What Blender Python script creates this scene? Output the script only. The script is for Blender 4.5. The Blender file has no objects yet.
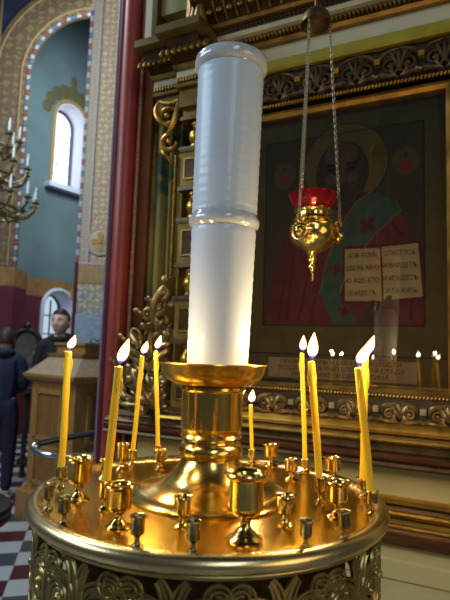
import bpy, bmesh, math, random
from math import sin, cos, pi, radians, sqrt, exp, atan2, hypot
from mathutils import Vector, Matrix, Euler
random.seed(7)
SC = bpy.context.scene
COL = SC.collection

# ---------------------------------------------------------------- render look
vs = SC.view_settings
vs.view_transform = 'Standard'; vs.look = 'None'; vs.gamma = 1.0
vs.use_curve_mapping = False
vs.exposure = 0.0
SC.cycles.use_denoising = True
SC.cycles.max_bounces = 8
SC.cycles.glossy_bounces = 5
SC.cycles.transparent_max_bounces = 16
SC.cycles.sample_clamp_indirect = 4.0

# ---------------------------------------------------------------- materials
def nd(nt, kind, **kw):
    n = nt.nodes.new(kind)
    for k, v in kw.items():
        if k in n.inputs.keys():
            n.inputs[k].default_value = v
        else:
            setattr(n, k, v)
    return n

def mat(name, col, rough=0.5, metal=0.0, var=0.0, vscale=20.0, bump=0.0, bscale=40.0, coat=0.0, col2=None, spec=0.5, sub=0.0, subr=0.01, stretch=(1, 1, 1), rvar=0.0):
    m = bpy.data.materials.new(name); m.use_nodes = True
    nt = m.node_tree; b = nt.nodes['Principled BSDF']
    b.inputs['Base Color'].default_value = (*col, 1)
    b.inputs['Roughness'].default_value = rough
    b.inputs['Metallic'].default_value = metal
    b.inputs['Coat Weight'].default_value = coat
    b.inputs['Coat Roughness'].default_value = 0.08
    b.inputs['Specular IOR Level'].default_value = spec
    if sub:
        b.inputs['Subsurface Weight'].default_value = sub
        b.inputs['Subsurface Radius'].default_value = (1.0, 0.6, 0.25)
        b.inputs['Subsurface Scale'].default_value = subr
    tc = nt.nodes.new('ShaderNodeTexCoord'); mp = nt.nodes.new('ShaderNodeMapping')
    mp.inputs['Scale'].default_value = stretch
    nt.links.new(tc.outputs['Object'], mp.inputs['Vector'])
    if var or col2:
        n = nd(nt, 'ShaderNodeTexNoise', Scale=vscale, Detail=5.0)
        nt.links.new(mp.outputs['Vector'], n.inputs['Vector'])
        r = nt.nodes.new('ShaderNodeValToRGB')
        c2 = col2 or tuple(c * (1 - var) for c in col)
        r.color_ramp.elements[0].position = 0.35; r.color_ramp.elements[0].color = (*c2, 1)
        r.color_ramp.elements[1].position = 0.65; r.color_ramp.elements[1].color = (*col, 1)
        nt.links.new(n.outputs['Fac'], r.inputs['Fac'])
        nt.links.new(r.outputs['Color'], b.inputs['Base Color'])
        if rvar:
            mr = nt.nodes.new('ShaderNodeMapRange')
            mr.inputs['To Min'].default_value = max(0.03, rough - rvar); mr.inputs['To Max'].default_value = rough + rvar
            nt.links.new(n.outputs['Fac'], mr.inputs['Value']); nt.links.new(mr.outputs['Result'], b.inputs['Roughness'])
    if bump:
        n2 = nd(nt, 'ShaderNodeTexNoise', Scale=bscale, Detail=4.0)
        nt.links.new(mp.outputs['Vector'], n2.inputs['Vector'])
        bp = nt.nodes.new('ShaderNodeBump'); bp.inputs['Strength'].default_value = bump; bp.inputs['Distance'].default_value = 0.002
        nt.links.new(n2.outputs['Fac'], bp.inputs['Height']); nt.links.new(bp.outputs['Normal'], b.inputs['Normal'])
    return m

def ramp_set(r, stops):
    cr = r.color_ramp
    while len(cr.elements) < len(stops): cr.elements.new(0.5)
    for e, (p, c) in zip(cr.elements, stops):
        e.position = p; e.color = (*c, 1)

M = {}
M['brass'] = mat('brass', (0.82, 0.56, 0.15), 0.19, 1.0, var=0.15, vscale=9, rvar=0.06)
M['brass_tray'] = mat('brass_tray', (0.84, 0.52, 0.055), 0.23, 1.0, var=0.18, vscale=7, bump=0.12, bscale=60, rvar=0.08)
M['brass_rim'] = mat('brass_rim', (0.86, 0.68, 0.33), 0.27, 1.0, var=0.12, vscale=14, rvar=0.06)
M['brass_pan'] = mat('brass_pan', (0.80, 0.50, 0.10), 0.24, 1.0, var=0.2, vscale=12, rvar=0.08)
M['brass_cup'] = mat('brass_cup', (0.80, 0.55, 0.17), 0.17, 1.0, var=0.25, vscale=40, rvar=0.08)
M['dark_reflection_cup'] = mat('dark_reflection_cup', (0.36, 0.30, 0.15), 0.26, 1.0, var=0.4, vscale=50, rvar=0.1)  # cup metal with its dark, cool reflections put into the colour
M['copper_rim'] = mat('copper_rim', (0.85, 0.45, 0.20), 0.3, 1.0)
M['frieze'] = mat('frieze', (0.50, 0.38, 0.14), 0.36, 1.0, var=0.35, vscale=25, rvar=0.1)
M['chain_brass'] = mat('chain_brass', (0.36, 0.30, 0.19), 0.42, 1.0)
M['dark_brass'] = mat('dark_brass', (0.22, 0.15, 0.06), 0.45, 1.0)
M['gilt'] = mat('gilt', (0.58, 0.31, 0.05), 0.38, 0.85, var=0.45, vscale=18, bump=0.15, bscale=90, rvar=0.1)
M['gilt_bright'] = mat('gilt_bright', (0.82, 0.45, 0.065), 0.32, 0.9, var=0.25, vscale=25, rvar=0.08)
M['gilt_shaded'] = mat('gilt_shaded', (0.34, 0.20, 0.05), 0.42, 0.75, var=0.45, vscale=22, rvar=0.1)  # darker copy of gilt: weaker candlelight higher up put into the colour
M['olive_shaded'] = mat('olive_shaded', (0.125, 0.088, 0.016), 0.5, 0.3, var=0.3, vscale=14, spec=0.12)  # darker copy of gilt_olive, dimness of the case top put into the colour
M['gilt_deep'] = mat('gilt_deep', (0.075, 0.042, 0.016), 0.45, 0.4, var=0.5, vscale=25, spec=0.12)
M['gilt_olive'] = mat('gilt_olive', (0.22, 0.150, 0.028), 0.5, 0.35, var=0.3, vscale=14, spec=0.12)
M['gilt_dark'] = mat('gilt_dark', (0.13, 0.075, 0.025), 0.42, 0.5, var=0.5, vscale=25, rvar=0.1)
M['carving'] = mat('carving', (0.46, 0.30, 0.11), 0.33, 0.75, var=0.55, vscale=40, rvar=0.12)
M['carving_ground'] = mat('carving_ground', (0.05, 0.028, 0.014), 0.5, 0.2, var=0.4, vscale=30)
M['red_brown'] = mat('red_brown', (0.150, 0.052, 0.012), 0.38, 0.35, var=0.5, vscale=14, stretch=(1, 4, 8))
M['yellow_strip'] = mat('yellow_strip', (0.36, 0.30, 0.025), 0.45, 0.2, var=0.2, vscale=15)
M['cream'] = mat('cream', (0.50, 0.46, 0.30), 0.6, 0, var=0.12, vscale=5, spec=0.12)
M['cream_wall'] = mat('cream_wall', (0.56, 0.475, 0.215), 0.55, 0, var=0.12, vscale=4, spec=0.12)
M['porcelain'] = mat('porcelain', (0.60, 0.69, 0.80), 0.42, 0, var=0.05, vscale=8, coat=0.22)
M['porcelain_rim'] = mat('porcelain_rim', (0.62, 0.66, 0.70), 0.18, 0, var=0.25, vscale=30, coat=0.8)
M['wax'] = mat('wax', (1.0, 0.66, 0.03), 0.4, 0, var=0.1, vscale=30, sub=0.5, subr=0.012)
M['wick'] = mat('wick', (0.02, 0.015, 0.01), 0.9)
M['red_pillar'] = mat('red_pillar', (0.32, 0.040, 0.026), 0.42, 0, var=0.15, vscale=10)
M['maroon'] = mat('maroon', (0.10, 0.02, 0.03), 0.5, 0, var=0.2, vscale=10, spec=0.12)
M['edge_light'] = mat('edge_light', (0.25, 0.18, 0.22), 0.45, 0, var=0.2, vscale=30)  # window light along the pillar edge, put into the colour
M['speckle'] = mat('speckle', (0.50, 0.33, 0.28), 0.6, 0, col2=(0.32, 0.08, 0.06), vscale=160)
M['brown_wall'] = mat('brown_wall', (0.16, 0.048, 0.008), 0.6, 0, var=0.15, vscale=6, spec=0.12)
M['oak'] = mat('oak', (0.39, 0.20, 0.055), 0.42, 0, var=0.35, vscale=9, stretch=(8, 8, 0.8), coat=0.15)
M['oak_top'] = mat('oak_top', (0.46, 0.34, 0.21), 0.4, 0, var=0.35, vscale=9, stretch=(1, 9, 9), coat=0.2)
M['oak_dark'] = mat('oak_dark', (0.27, 0.13, 0.035), 0.45, 0, var=0.35, vscale=9, stretch=(8, 8, 0.8))
M['black_paint'] = mat('black_paint', (0.012, 0.012, 0.014), 0.3)
M['steel'] = mat('steel', (0.62, 0.62, 0.62), 0.22, 1.0)
M['dark_wood'] = mat('dark_wood', (0.030, 0.016, 0.012), 0.45, 0, var=0.4, vscale=20)
M['skin'] = mat('skin', (0.78, 0.52, 0.39), 0.5, 0, var=0.08, vscale=20, sub=0.1, subr=0.01)
M['lips'] = mat('lips', (0.36, 0.13, 0.11), 0.5)
M['hair_black'] = mat('hair_black', (0.012, 0.011, 0.012), 0.5, 0, bump=0.4, bscale=200)
M['hair_brown'] = mat('hair_brown', (0.045, 0.027, 0.017), 0.55, 0, bump=0.4, bscale=160, var=0.4, vscale=60)
M['navy'] = mat('navy', (0.012, 0.020, 0.065), 0.8, 0, var=0.4, vscale=14, bump=0.3, bscale=60)
M['navy_dark'] = mat('navy_dark', (0.010, 0.013, 0.035), 0.85, 0, var=0.3, vscale=14)
M['dark_cloth'] = mat('dark_cloth', (0.012, 0.012, 0.016), 0.85)
M['shoe'] = mat('shoe', (0.60, 0.55, 0.60), 0.5)
M['eye_white'] = mat('eye_white', (0.7, 0.68, 0.66), 0.3)
M['eye_dark'] = mat('eye_dark', (0.015, 0.01, 0.008), 0.2)
M['teal_wall'] = mat('teal_wall', (0.145, 0.205, 0.210), 0.8, 0, var=0.25, vscale=1.2, spec=0.12)
M['wine_wall'] = mat('wine_wall', (0.13, 0.030, 0.040), 0.7, 0, var=0.15, vscale=4, spec=0.12)
M['orange_band'] = mat('orange_band', (0.30, 0.15, 0.045), 0.6, 0, var=0.3, vscale=10)
M['blue_vault'] = mat('blue_vault', (0.010, 0.016, 0.045), 0.7, 0, var=0.3, vscale=6)
M['white_trim'] = mat('white_trim', (0.62, 0.62, 0.72), 0.6)
M['lead'] = mat('lead', (0.05, 0.06, 0.09), 0.5)
M['marble'] = mat('marble', (0.30, 0.38, 0.48), 0.3, 0, col2=(0.20, 0.26, 0.34), vscale=14, stretch=(1, 1, 4))
M['ochre_panel'] = mat('ochre_panel', (0.36, 0.23, 0.09), 0.6, 0, var=0.3, vscale=12, stretch=(6, 6, 1))
M['medallion'] = mat('medallion', (0.42, 0.38, 0.24), 0.6, 0, var=0.2, vscale=30)
M['ochre_cross'] = mat('ochre_cross', (0.36, 0.22, 0.05), 0.6)
M['pink_ring'] = mat('pink_ring', (0.42, 0.30, 0.30), 0.6)
M['leaf'] = mat('leaf', (0.05, 0.17, 0.06), 0.5, 0, var=0.5, vscale=30)
M['petal'] = mat('petal', (0.62, 0.74, 0.70), 0.5)
M['petal_teal'] = mat('petal_teal', (0.10, 0.45, 0.42), 0.5)
M['vase'] = mat('vase', (0.10, 0.08, 0.14), 0.3)
M['chand_brass'] = mat('chand_brass', (0.30, 0.27, 0.12), 0.38, 0.8, var=0.5, vscale=30)
M['candle_sleeve'] = mat('candle_sleeve', (0.68, 0.76, 0.80), 0.4)
M['stripe_red'] = mat('stripe_red', (0.20, 0.055, 0.06), 0.6)
M['stripe_blue'] = mat('stripe_blue', (0.075, 0.13, 0.22), 0.6)
M['stripe_white'] = mat('stripe_white', (0.34, 0.34, 0.35), 0.6)
# paints of the icon
M['p_olive'] = mat('p_olive', (0.100, 0.076, 0.016), 0.6, 0, var=0.25, vscale=12, spec=0.12)
M['p_field'] = mat('p_field', (0.052, 0.040, 0.013), 0.6, 0, var=0.25, vscale=9, spec=0.12)
M['p_line'] = mat('p_line', (0.0217, 0.0136, 0.0074), 0.6, spec=0.12)
M['p_halo'] = mat('p_halo', (0.135, 0.090, 0.014), 0.5, 0.1, var=0.15, vscale=14, spec=0.12)
M['p_skin'] = mat('p_skin', (0.0651, 0.0310, 0.0136), 0.6, 0, var=0.35, vscale=30, spec=0.12)
M['p_skin_light'] = mat('p_skin_light', (0.1054, 0.0558, 0.0260), 0.6, 0, var=0.3, vscale=30, spec=0.12)
M['p_hair'] = mat('p_hair', (0.045, 0.033, 0.022), 0.6, 0, var=0.45, vscale=60, spec=0.12)
M['p_dark'] = mat('p_dark', (0.0136, 0.0081, 0.0056), 0.6, spec=0.12)
M['p_robe'] = mat('p_robe', (0.125, 0.020, 0.017), 0.6, 0, var=0.4, vscale=14, spec=0.12)
M['p_fold'] = mat('p_fold', (0.0682, 0.0099, 0.0112), 0.6, spec=0.12)
M['p_green'] = mat('p_green', (0.045, 0.080, 0.058), 0.6, 0, var=0.3, vscale=30, spec=0.12)
M['p_green_edge'] = mat('p_green_edge', (0.1612, 0.1054, 0.0248), 0.6, spec=0.12)
M['p_page'] = mat('p_page', (0.34, 0.27, 0.145), 0.6, 0, var=0.12, vscale=20, spec=0.12)
M['p_ink'] = mat('p_ink', (0.045, 0.025, 0.015), 0.7, spec=0.12)
M['p_plaque'] = mat('p_plaque', (0.29, 0.21, 0.12), 0.6, 0, var=0.15, vscale=14, spec=0.12)
M['p_small_red'] = mat('p_small_red', (0.1736, 0.0279, 0.0155), 0.6, spec=0.12)
M['lamp_flame'] = None

def emis(name, col, s):
    m = bpy.data.materials.new(name); m.use_nodes = True; nt = m.node_tree
    nt.nodes.clear(); e = nd(nt, 'ShaderNodeEmission'); e.inputs['Color'].default_value = (*col, 1); e.inputs['Strength'].default_value = s
    o = nd(nt, 'ShaderNodeOutputMaterial'); nt.links.new(e.outputs[0], o.inputs['Surface']); return m
M['daylight'] = emis('daylight', (0.86, 0.93, 1.0), 3.0)
M['daylight_low'] = emis('daylight_low', (0.62, 0.80, 0.95), 0.8)

def flame_mat():
    m = bpy.data.materials.new('flame'); m.use_nodes = True; nt = m.node_tree; nt.nodes.clear()
    tc = nd(nt, 'ShaderNodeTexCoord'); sp = nd(nt, 'ShaderNodeSeparateXYZ'); nt.links.new(tc.outputs['Generated'], sp.inputs[0])
    r = nd(nt, 'ShaderNodeValToRGB')
    ramp_set(r, [(0.0, (0.10, 0.16, 0.9)), (0.14, (0.35, 0.30, 0.8)), (0.3, (1.0, 0.80, 0.50)), (0.7, (1.0, 0.78, 0.42)), (1.0, (1.0, 0.50, 0.12))])
    nt.links.new(sp.outputs['Z'], r.inputs['Fac'])
    st = nd(nt, 'ShaderNodeValToRGB'); ramp_set(st, [(0.0, (0.04,) * 3), (0.12, (0.05,) * 3), (0.3, (0.8,) * 3), (0.6, (1.0,) * 3), (1.0, (0.3,) * 3)])
    nt.links.new(sp.outputs['Z'], st.inputs['Fac'])
    lw = nd(nt, 'ShaderNodeLayerWeight', Blend=0.5)
    edge = nd(nt, 'ShaderNodeMix', data_type='RGBA'); edge.inputs[7].default_value = (1.0, .42, .06, 1)
    em = nd(nt, 'ShaderNodeMath', operation='MULTIPLY'); nt.links.new(lw.outputs['Facing'], em.inputs[0]); nt.links.new(sp.outputs['Z'], em.inputs[1]); em.use_clamp = True
    em2 = nd(nt, 'ShaderNodeMath', operation='MULTIPLY'); nt.links.new(em.outputs[0], em2.inputs[0]); em2.inputs[1].default_value = 2.2; em2.use_clamp = True
    nt.links.new(em2.outputs[0], edge.inputs[0]); nt.links.new(r.outputs['Color'], edge.inputs[6])
    inv = nd(nt, 'ShaderNodeMath', operation='SUBTRACT'); inv.inputs[0].default_value = 1.0; nt.links.new(lw.outputs['Facing'], inv.inputs[1])
    pw = nd(nt, 'ShaderNodeMath', operation='POWER'); nt.links.new(inv.outputs[0], pw.inputs[0]); pw.inputs[1].default_value = 1.3
    mu = nd(nt, 'ShaderNodeMath', operation='MULTIPLY'); nt.links.new(st.outputs['Color'], mu.inputs[0]); nt.links.new(pw.outputs[0], mu.inputs[1])
    mu2 = nd(nt, 'ShaderNodeMath', operation='MULTIPLY'); nt.links.new(mu.outputs[0], mu2.inputs[0]); mu2.inputs[1].default_value = 9.0
    e = nd(nt, 'ShaderNodeEmission'); nt.links.new(edge.outputs[2], e.inputs['Color']); nt.links.new(mu2.outputs[0], e.inputs['Strength'])
    t = nd(nt, 'ShaderNodeBsdfTransparent'); a = nd(nt, 'ShaderNodeAddShader'); nt.links.new(e.outputs[0], a.inputs[0]); nt.links.new(t.outputs[0], a.inputs[1])
    o = nd(nt, 'ShaderNodeOutputMaterial'); nt.links.new(a.outputs[0], o.inputs['Surface']); return m
M['flame'] = flame_mat()

def glass_mat(name, tint, ior=1.5, rough=0.0):
    m = bpy.data.materials.new(name); m.use_nodes = True; nt = m.node_tree; nt.nodes.clear()
    t = nd(nt, 'ShaderNodeBsdfTransparent'); t.inputs['Color'].default_value = (*tint, 1)
    g = nd(nt, 'ShaderNodeBsdfGlossy'); g.inputs['Roughness'].default_value = rough; g.inputs['Color'].default_value = (1, 1, 1, 1)
    f = nd(nt, 'ShaderNodeFresnel'); f.inputs['IOR'].default_value = ior
    mx = nd(nt, 'ShaderNodeMixShader'); nt.links.new(f.outputs[0], mx.inputs[0]); nt.links.new(t.outputs[0], mx.inputs[1]); nt.links.new(g.outputs[0], mx.inputs[2])
    o = nd(nt, 'ShaderNodeOutputMaterial'); nt.links.new(mx.outputs[0], o.inputs['Surface']); return m
M['case_glass'] = glass_mat('case_glass', (0.97, 0.97, 0.95))
def red_glass():
    m = bpy.data.materials.new('red_glass'); m.use_nodes = True
    b = m.node_tree.nodes['Principled BSDF']
    b.inputs['Base Color'].default_value = (0.45, 0.006, 0.012, 1); b.inputs['Roughness'].default_value = 0.12
    b.inputs['Transmission Weight'].default_value = 0.75; b.inputs['IOR'].default_value = 1.45
    return m
M['red_glass'] = red_glass()

def floor_mat():
    m = bpy.data.materials.new('floor_tiles'); m.use_nodes = True; nt = m.node_tree; b = nt.nodes['Principled BSDF']
    tc = nd(nt, 'ShaderNodeTexCoord'); mp = nd(nt, 'ShaderNodeMapping'); mp.inputs['Rotation'].default_value = (0, 0, radians(-14))
    nt.links.new(tc.outputs['Object'], mp.inputs['Vector'])
    c1 = nd(nt, 'ShaderNodeTexChecker', Scale=5.0); c2 = nd(nt, 'ShaderNodeTexChecker', Scale=2.5)
    nt.links.new(mp.outputs['Vector'], c1.inputs['Vector']); nt.links.new(mp.outputs['Vector'], c2.inputs['Vector'])
    c2.inputs['Color1'].default_value = (0.085, 0.020, 0.028, 1); c2.inputs['Color2'].default_value = (0.075, 0.080, 0.088, 1)
    c1.inputs['Color1'].default_value = (0.46, 0.49, 0.50, 1); nt.links.new(c2.outputs['Color'], c1.inputs['Color2'])
    nt.links.new(c1.outputs['Color'], b.inputs['Base Color']); b.inputs['Roughness'].default_value = 0.28; return m
M['floor'] = floor_mat()

def ornament_mat(name, ground, ink, ink2, scale):
    m = bpy.data.materials.new(name); m.use_nodes = True; nt = m.node_tree; b = nt.nodes['Principled BSDF']
    tc = nd(nt, 'ShaderNodeTexCoord')
    mp = nd(nt, 'ShaderNodeMapping'); mp.inputs['Scale'].default_value = (scale,) * 3; nt.links.new(tc.outputs['Object'], mp.inputs['Vector'])
    mg = nd(nt, 'ShaderNodeTexMagic', turbulence_depth=3); mg.inputs['Scale'].default_value = 2.2; mg.inputs['Distortion'].default_value = 1.7
    nt.links.new(mp.outputs['Vector'], mg.inputs['Vector'])
    v = nd(nt, 'ShaderNodeTexVoronoi', Scale=2.6, feature='DISTANCE_TO_EDGE'); nt.links.new(mp.outputs['Vector'], v.inputs['Vector'])
    r1 = nd(nt, 'ShaderNodeValToRGB'); ramp_set(r1, [(0.46, (0, 0, 0)), (0.56, (1, 1, 1))]); nt.links.new(mg.outputs['Fac'], r1.inputs['Fac'])
    r2 = nd(nt, 'ShaderNodeValToRGB'); ramp_set(r2, [(0.03, (1, 1, 1)), (0.09, (0, 0, 0))]); nt.links.new(v.outputs['Distance'], r2.inputs['Fac'])
    m1 = nd(nt, 'ShaderNodeMix', data_type='RGBA'); m1.inputs[6].default_value = (*ground, 1); m1.inputs[7].default_value = (*ink, 1); nt.links.new(r1.outputs['Color'], m1.inputs[0])
    m2 = nd(nt, 'ShaderNodeMix', data_type='RGBA'); nt.links.new(m1.outputs[2], m2.inputs[6]); m2.inputs[7].default_value = (*ink2, 1); nt.links.new(r2.outputs['Color'], m2.inputs[0])
    nt.links.new(m2.outputs[2], b.inputs['Base Color']); b.inputs['Roughness'].default_value = 0.65; return m
M['floral'] = ornament_mat('floral', (0.48, 0.43, 0.32), (0.33, 0.26, 0.11), (0.34, 0.22, 0.17), 5.0)
M['floral_blue'] = ornament_mat('floral_blue', (0.46, 0.43, 0.31), (0.34, 0.26, 0.13), (0.16, 0.22, 0.30), 5.0)
M['floral_dark'] = ornament_mat('floral_dark', (0.17, 0.12, 0.055), (0.10, 0.07, 0.03), (0.12, 0.06, 0.04), 2.2)
M['floral_border'] = ornament_mat('floral_border', (0.40, 0.36, 0.28), (0.28, 0.25, 0.13), (0.30, 0.27, 0.25), 9.0)

def curtain_mat():
    m = mat('curtain_cloth', (0.32, 0.245, 0.07), 0.6, 0, var=0.15, vscale=6, spec=0.12)
    nt = m.node_tree; b = nt.nodes['Principled BSDF']
    tc = nd(nt, 'ShaderNodeTexCoord'); mp = nd(nt, 'ShaderNodeMapping'); mp.inputs['Scale'].default_value = (9, 9, 5); nt.links.new(tc.outputs['Object'], mp.inputs['Vector'])
    n = nd(nt, 'ShaderNodeTexNoise', Scale=1.0, Detail=1.0, Distortion=2.0); nt.links.new(mp.outputs['Vector'], n.inputs['Vector'])
    r = nd(nt, 'ShaderNodeValToRGB'); ramp_set(r, [(0.40, (0.050, 0.085, 0.055)), (0.46, (0.215, 0.190, 0.085)), (0.6, (0.225, 0.200, 0.09)), (0.66, (0.30, 0.20, 0.04))])
    nt.links.new(n.outputs['Fac'], r.inputs['Fac'])
    sp = nd(nt, 'ShaderNodeSeparateXYZ'); nt.links.new(tc.outputs['Object'], sp.inputs[0])
    st = nd(nt, 'ShaderNodeMapRange'); st.inputs['From Min'].default_value = 1.72; st.inputs['From Max'].default_value = 1.92; nt.links.new(sp.outputs['Z'], st.inputs['Value'])
    old = b.inputs['Base Color'].links[0].from_socket
    mx = nd(nt, 'ShaderNodeMix', data_type='RGBA'); nt.links.new(st.outputs['Result'], mx.inputs[0]); nt.links.new(old, mx.inputs[6]); nt.links.new(r.outputs['Color'], mx.inputs[7])
    nt.links.new(mx.outputs[2], b.inputs['Base Color']); return m
M['curtain'] = curtain_mat()

# ---------------------------------------------------------------- mesh builder
class MB:
    def __init__(s): s.bm = bmesh.new()
    def face(s, vs_):
        try: s.bm.faces.new(vs_)
        except ValueError: pass
    def lathe(s, prof, c=(0, 0, 0), seg=32, ax=None, closed=False):
        R = ax or Matrix.Identity(3); c = Vector(c); rings = []
        for r, z in prof:
            if r < 1e-6: rings.append([s.bm.verts.new(c + R @ Vector((0, 0, z)))])
            else: rings.append([s.bm.verts.new(c + R @ Vector((r * cos(2 * pi * k / seg), r * sin(2 * pi * k / seg), z))) for k in range(seg)])
        pairs = list(zip(rings[:-1], rings[1:]))
        if closed: pairs.append((rings[-1], rings[0]))
        for a, b in pairs:
            for k in range(seg):
                k2 = (k + 1) % seg
                if len(a) == 1 and len(b) == 1: continue
                if len(a) == 1: s.face((a[0], b[k2], b[k]))
                elif len(b) == 1: s.face((a[k], a[k2], b[0]))
                else: s.face((a[k], a[k2], b[k2], b[k]))
        return s
    def box(s, c, d, R=None, taper=None):
        c = Vector(c); R = R or Matrix.Identity(3); v = []
        for z in (-1, 1):
            for y in (-1, 1):
                for x in (-1, 1):
                    t = taper if (taper and z > 0) else 1
                    v.append(s.bm.verts.new(c + R @ Vector((x * d[0] / 2 * t, y * d[1] / 2 * t, z * d[2] / 2))))
        for f in ((0, 2, 3, 1), (4, 5, 7, 6), (0, 1, 5, 4), (2, 6, 7, 3), (0, 4, 6, 2), (1, 3, 7, 5)): s.face([v[i] for i in f])
        return s
    def tube(s, pts, r, seg=8, closed=False, caps=True, flat=None):
        pts = [Vector(p) for p in pts]; n = len(pts)
        rr = r if isinstance(r, (list, tuple)) else [r] * n
        up = None; rings = []
        for i, p in enumerate(pts):
            if closed: t = pts[(i + 1) % n] - pts[i - 1]
            else: t = pts[min(i + 1, n - 1)] - pts[max(i - 1, 0)]
            if t.length < 1e-9: t = Vector((0, 0, 1))
            t.normalize()
            if up is None:
                up = Vector((0, 0, 1)) if abs(t.z) < 0.9 else Vector((1, 0, 0))
            a = up - t * up.dot(t)
            if a.length < 1e-6: a = t.orthogonal()
            a.normalize(); b = t.cross(a); up = a
            rings.append([s.bm.verts.new(p + (a * cos(2 * pi * k / seg) + b * sin(2 * pi * k / seg)) * rr[i]) for k in range(seg)])
        for i in range(n if closed else n - 1):
            A, B = rings[i], rings[(i + 1) % n]
            for k in range(seg): s.face((A[k], A[(k + 1) % seg], B[(k + 1) % seg], B[k]))
        if caps and not closed:
            s.face(rings[0][::-1]); s.face(rings[-1])
        return s
    def ball(s, c, r, u=12, v=8, sc=(1, 1, 1), R=None):
        R = R or Matrix.Identity(3); c = Vector(c)
        prof = [(sin(pi * i / v), -cos(pi * i / v)) for i in range(v + 1)]
        rings = []
        for a, z in prof:
            if a < 1e-6: rings.append([s.bm.verts.new(c + R @ Vector((0, 0, z * r * sc[2])))])
            else: rings.append([s.bm.verts.new(c + R @ Vector((a * r * sc[0] * cos(2 * pi * k / u), a * r * sc[1] * sin(2 * pi * k / u), z * r * sc[2]))) for k in range(u)])
        for a, b in zip(rings[:-1], rings[1:]):
            for k in range(u):
                k2 = (k + 1) % u
                if len(a) == 1: s.face((a[0], b[k2], b[k]))
                elif len(b) == 1: s.face((a[k], a[k2], b[0]))
                else: s.face((a[k], a[k2], b[k2], b[k]))
        return s
    def poly(s, pts, th, nrm=(0, -1, 0)):
        """flat polygon with a thickness th behind it"""
        nrm = Vector(nrm); f = [s.bm.verts.new(Vector(p)) for p in pts]; b = [s.bm.verts.new(Vector(p) - nrm * th) for p in pts]
        s.face(f); s.face(b[::-1]); n = len(f)
        for i in range(n): s.face((f[i], b[i], b[(i + 1) % n], f[(i + 1) % n]))
        return s
    def extr(s, prof, x0, x1):
        """profile of (w,z) swept along local x; w points to the viewer (-y)"""
        a = [s.bm.verts.new((x0, -w, z)) for w, z in prof]; b = [s.bm.verts.new((x1, -w, z)) for w, z in prof]; n = len(prof)
        for i in range(n): s.face((a[i], b[i], b[(i + 1) % n], a[(i + 1) % n]))
        s.face(a[::-1]); s.face(b); return s
    def build(s, name, m, parent=None, smooth=40, loc=None, bevel=0):
        bm = s.bm
        if bevel:
            es = [e for e in bm.edges if len(e.link_faces) == 2 and e.calc_face_angle(0) > radians(30)]
            bmesh.ops.bevel(bm, geom=es, offset=bevel, segments=2, profile=0.6, affect='EDGES', clamp_overlap=True)
        bmesh.ops.recalc_face_normals(bm, faces=bm.faces[:])
        for f in bm.faces: f.smooth = True
        for e in bm.edges:
            e.smooth = len(e.link_faces) == 2 and e.calc_face_angle(0) <= radians(smooth)
        me = bpy.data.meshes.new(name); bm.to_mesh(me); bm.free()
        me.materials.append(M[m] if isinstance(m, str) else m)
        o = bpy.data.objects.new(name, me); COL.objects.link(o)
        if parent is not None: o.parent = parent
        if loc: o.location = loc
        return o

def tag(o, label=None, cat=None, group=None, kind=None):
    if label: o['label'] = label
    if cat: o['category'] = cat
    if group: o['group'] = group
    if kind: o['kind'] = kind
    return o
def thing(name, label, cat, loc=(0, 0, 0), rz=0, group=None):
    o = bpy.data.objects.new(name, None); COL.objects.link(o); o.empty_display_size = 0.1
    o.location = loc; o.rotation_euler = (0, 0, rz); return tag(o, label, cat, group)
def struct(o): o['kind'] = 'structure'; return o
def copy_tree(o, parent=None):
    c = o.copy(); COL.objects.link(c)
    if parent is not None: c.parent = parent
    for ch in list(o.children): copy_tree(ch, c)
    return c
def rotm(x=0, y=0, z=0): return Euler((x, y, z)).to_matrix()
def spiral(c, r0, r1, turns, a0=0, n=40, plane='xz', flip=1):
    pts = []
    for i in range(n + 1):
        t = i / n; r = r0 + (r1 - r0) * t; a = a0 + flip * turns * 2 * pi * t
        pts.append((c[0] + r * cos(a), c[1], c[2] + r * sin(a)))
    return pts
def bez(p0, p1, p2, p3, n=14):
    P = [Vector(p) for p in (p0, p1, p2, p3)]
    return [P[0] * (1 - t) ** 3 + P[1] * 3 * t * (1 - t) ** 2 + P[2] * 3 * t * t * (1 - t) + P[3] * t ** 3 for t in [i / n for i in range(n + 1)]]
def text(body, size, loc, m, parent, name='lettering', align='CENTER', sx=1.0):
    c = bpy.data.curves.new(name, 'FONT'); c.body = body; c.size = size; c.align_x = align; c.align_y = 'CENTER'; c.extrude = 0.0003
    c.space_line = 1.0
    o = bpy.data.objects.new(name, c); COL.objects.link(o); o.parent = parent; o.location = loc; o.rotation_euler = (pi / 2, 0, 0); o.scale = (sx, 1, 1)
    c.materials.append(M[m])
    dg = bpy.context.evaluated_depsgraph_get(); me = bpy.data.meshes.new_from_object(o.evaluated_get(dg)); bpy.data.objects.remove(o)
    q = bpy.data.objects.new(name, me); COL.objects.link(q); q.parent = parent; q.location = loc; q.rotation_euler = (pi / 2, 0, 0); q.scale = (sx, 1, 1)
    return q

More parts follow.
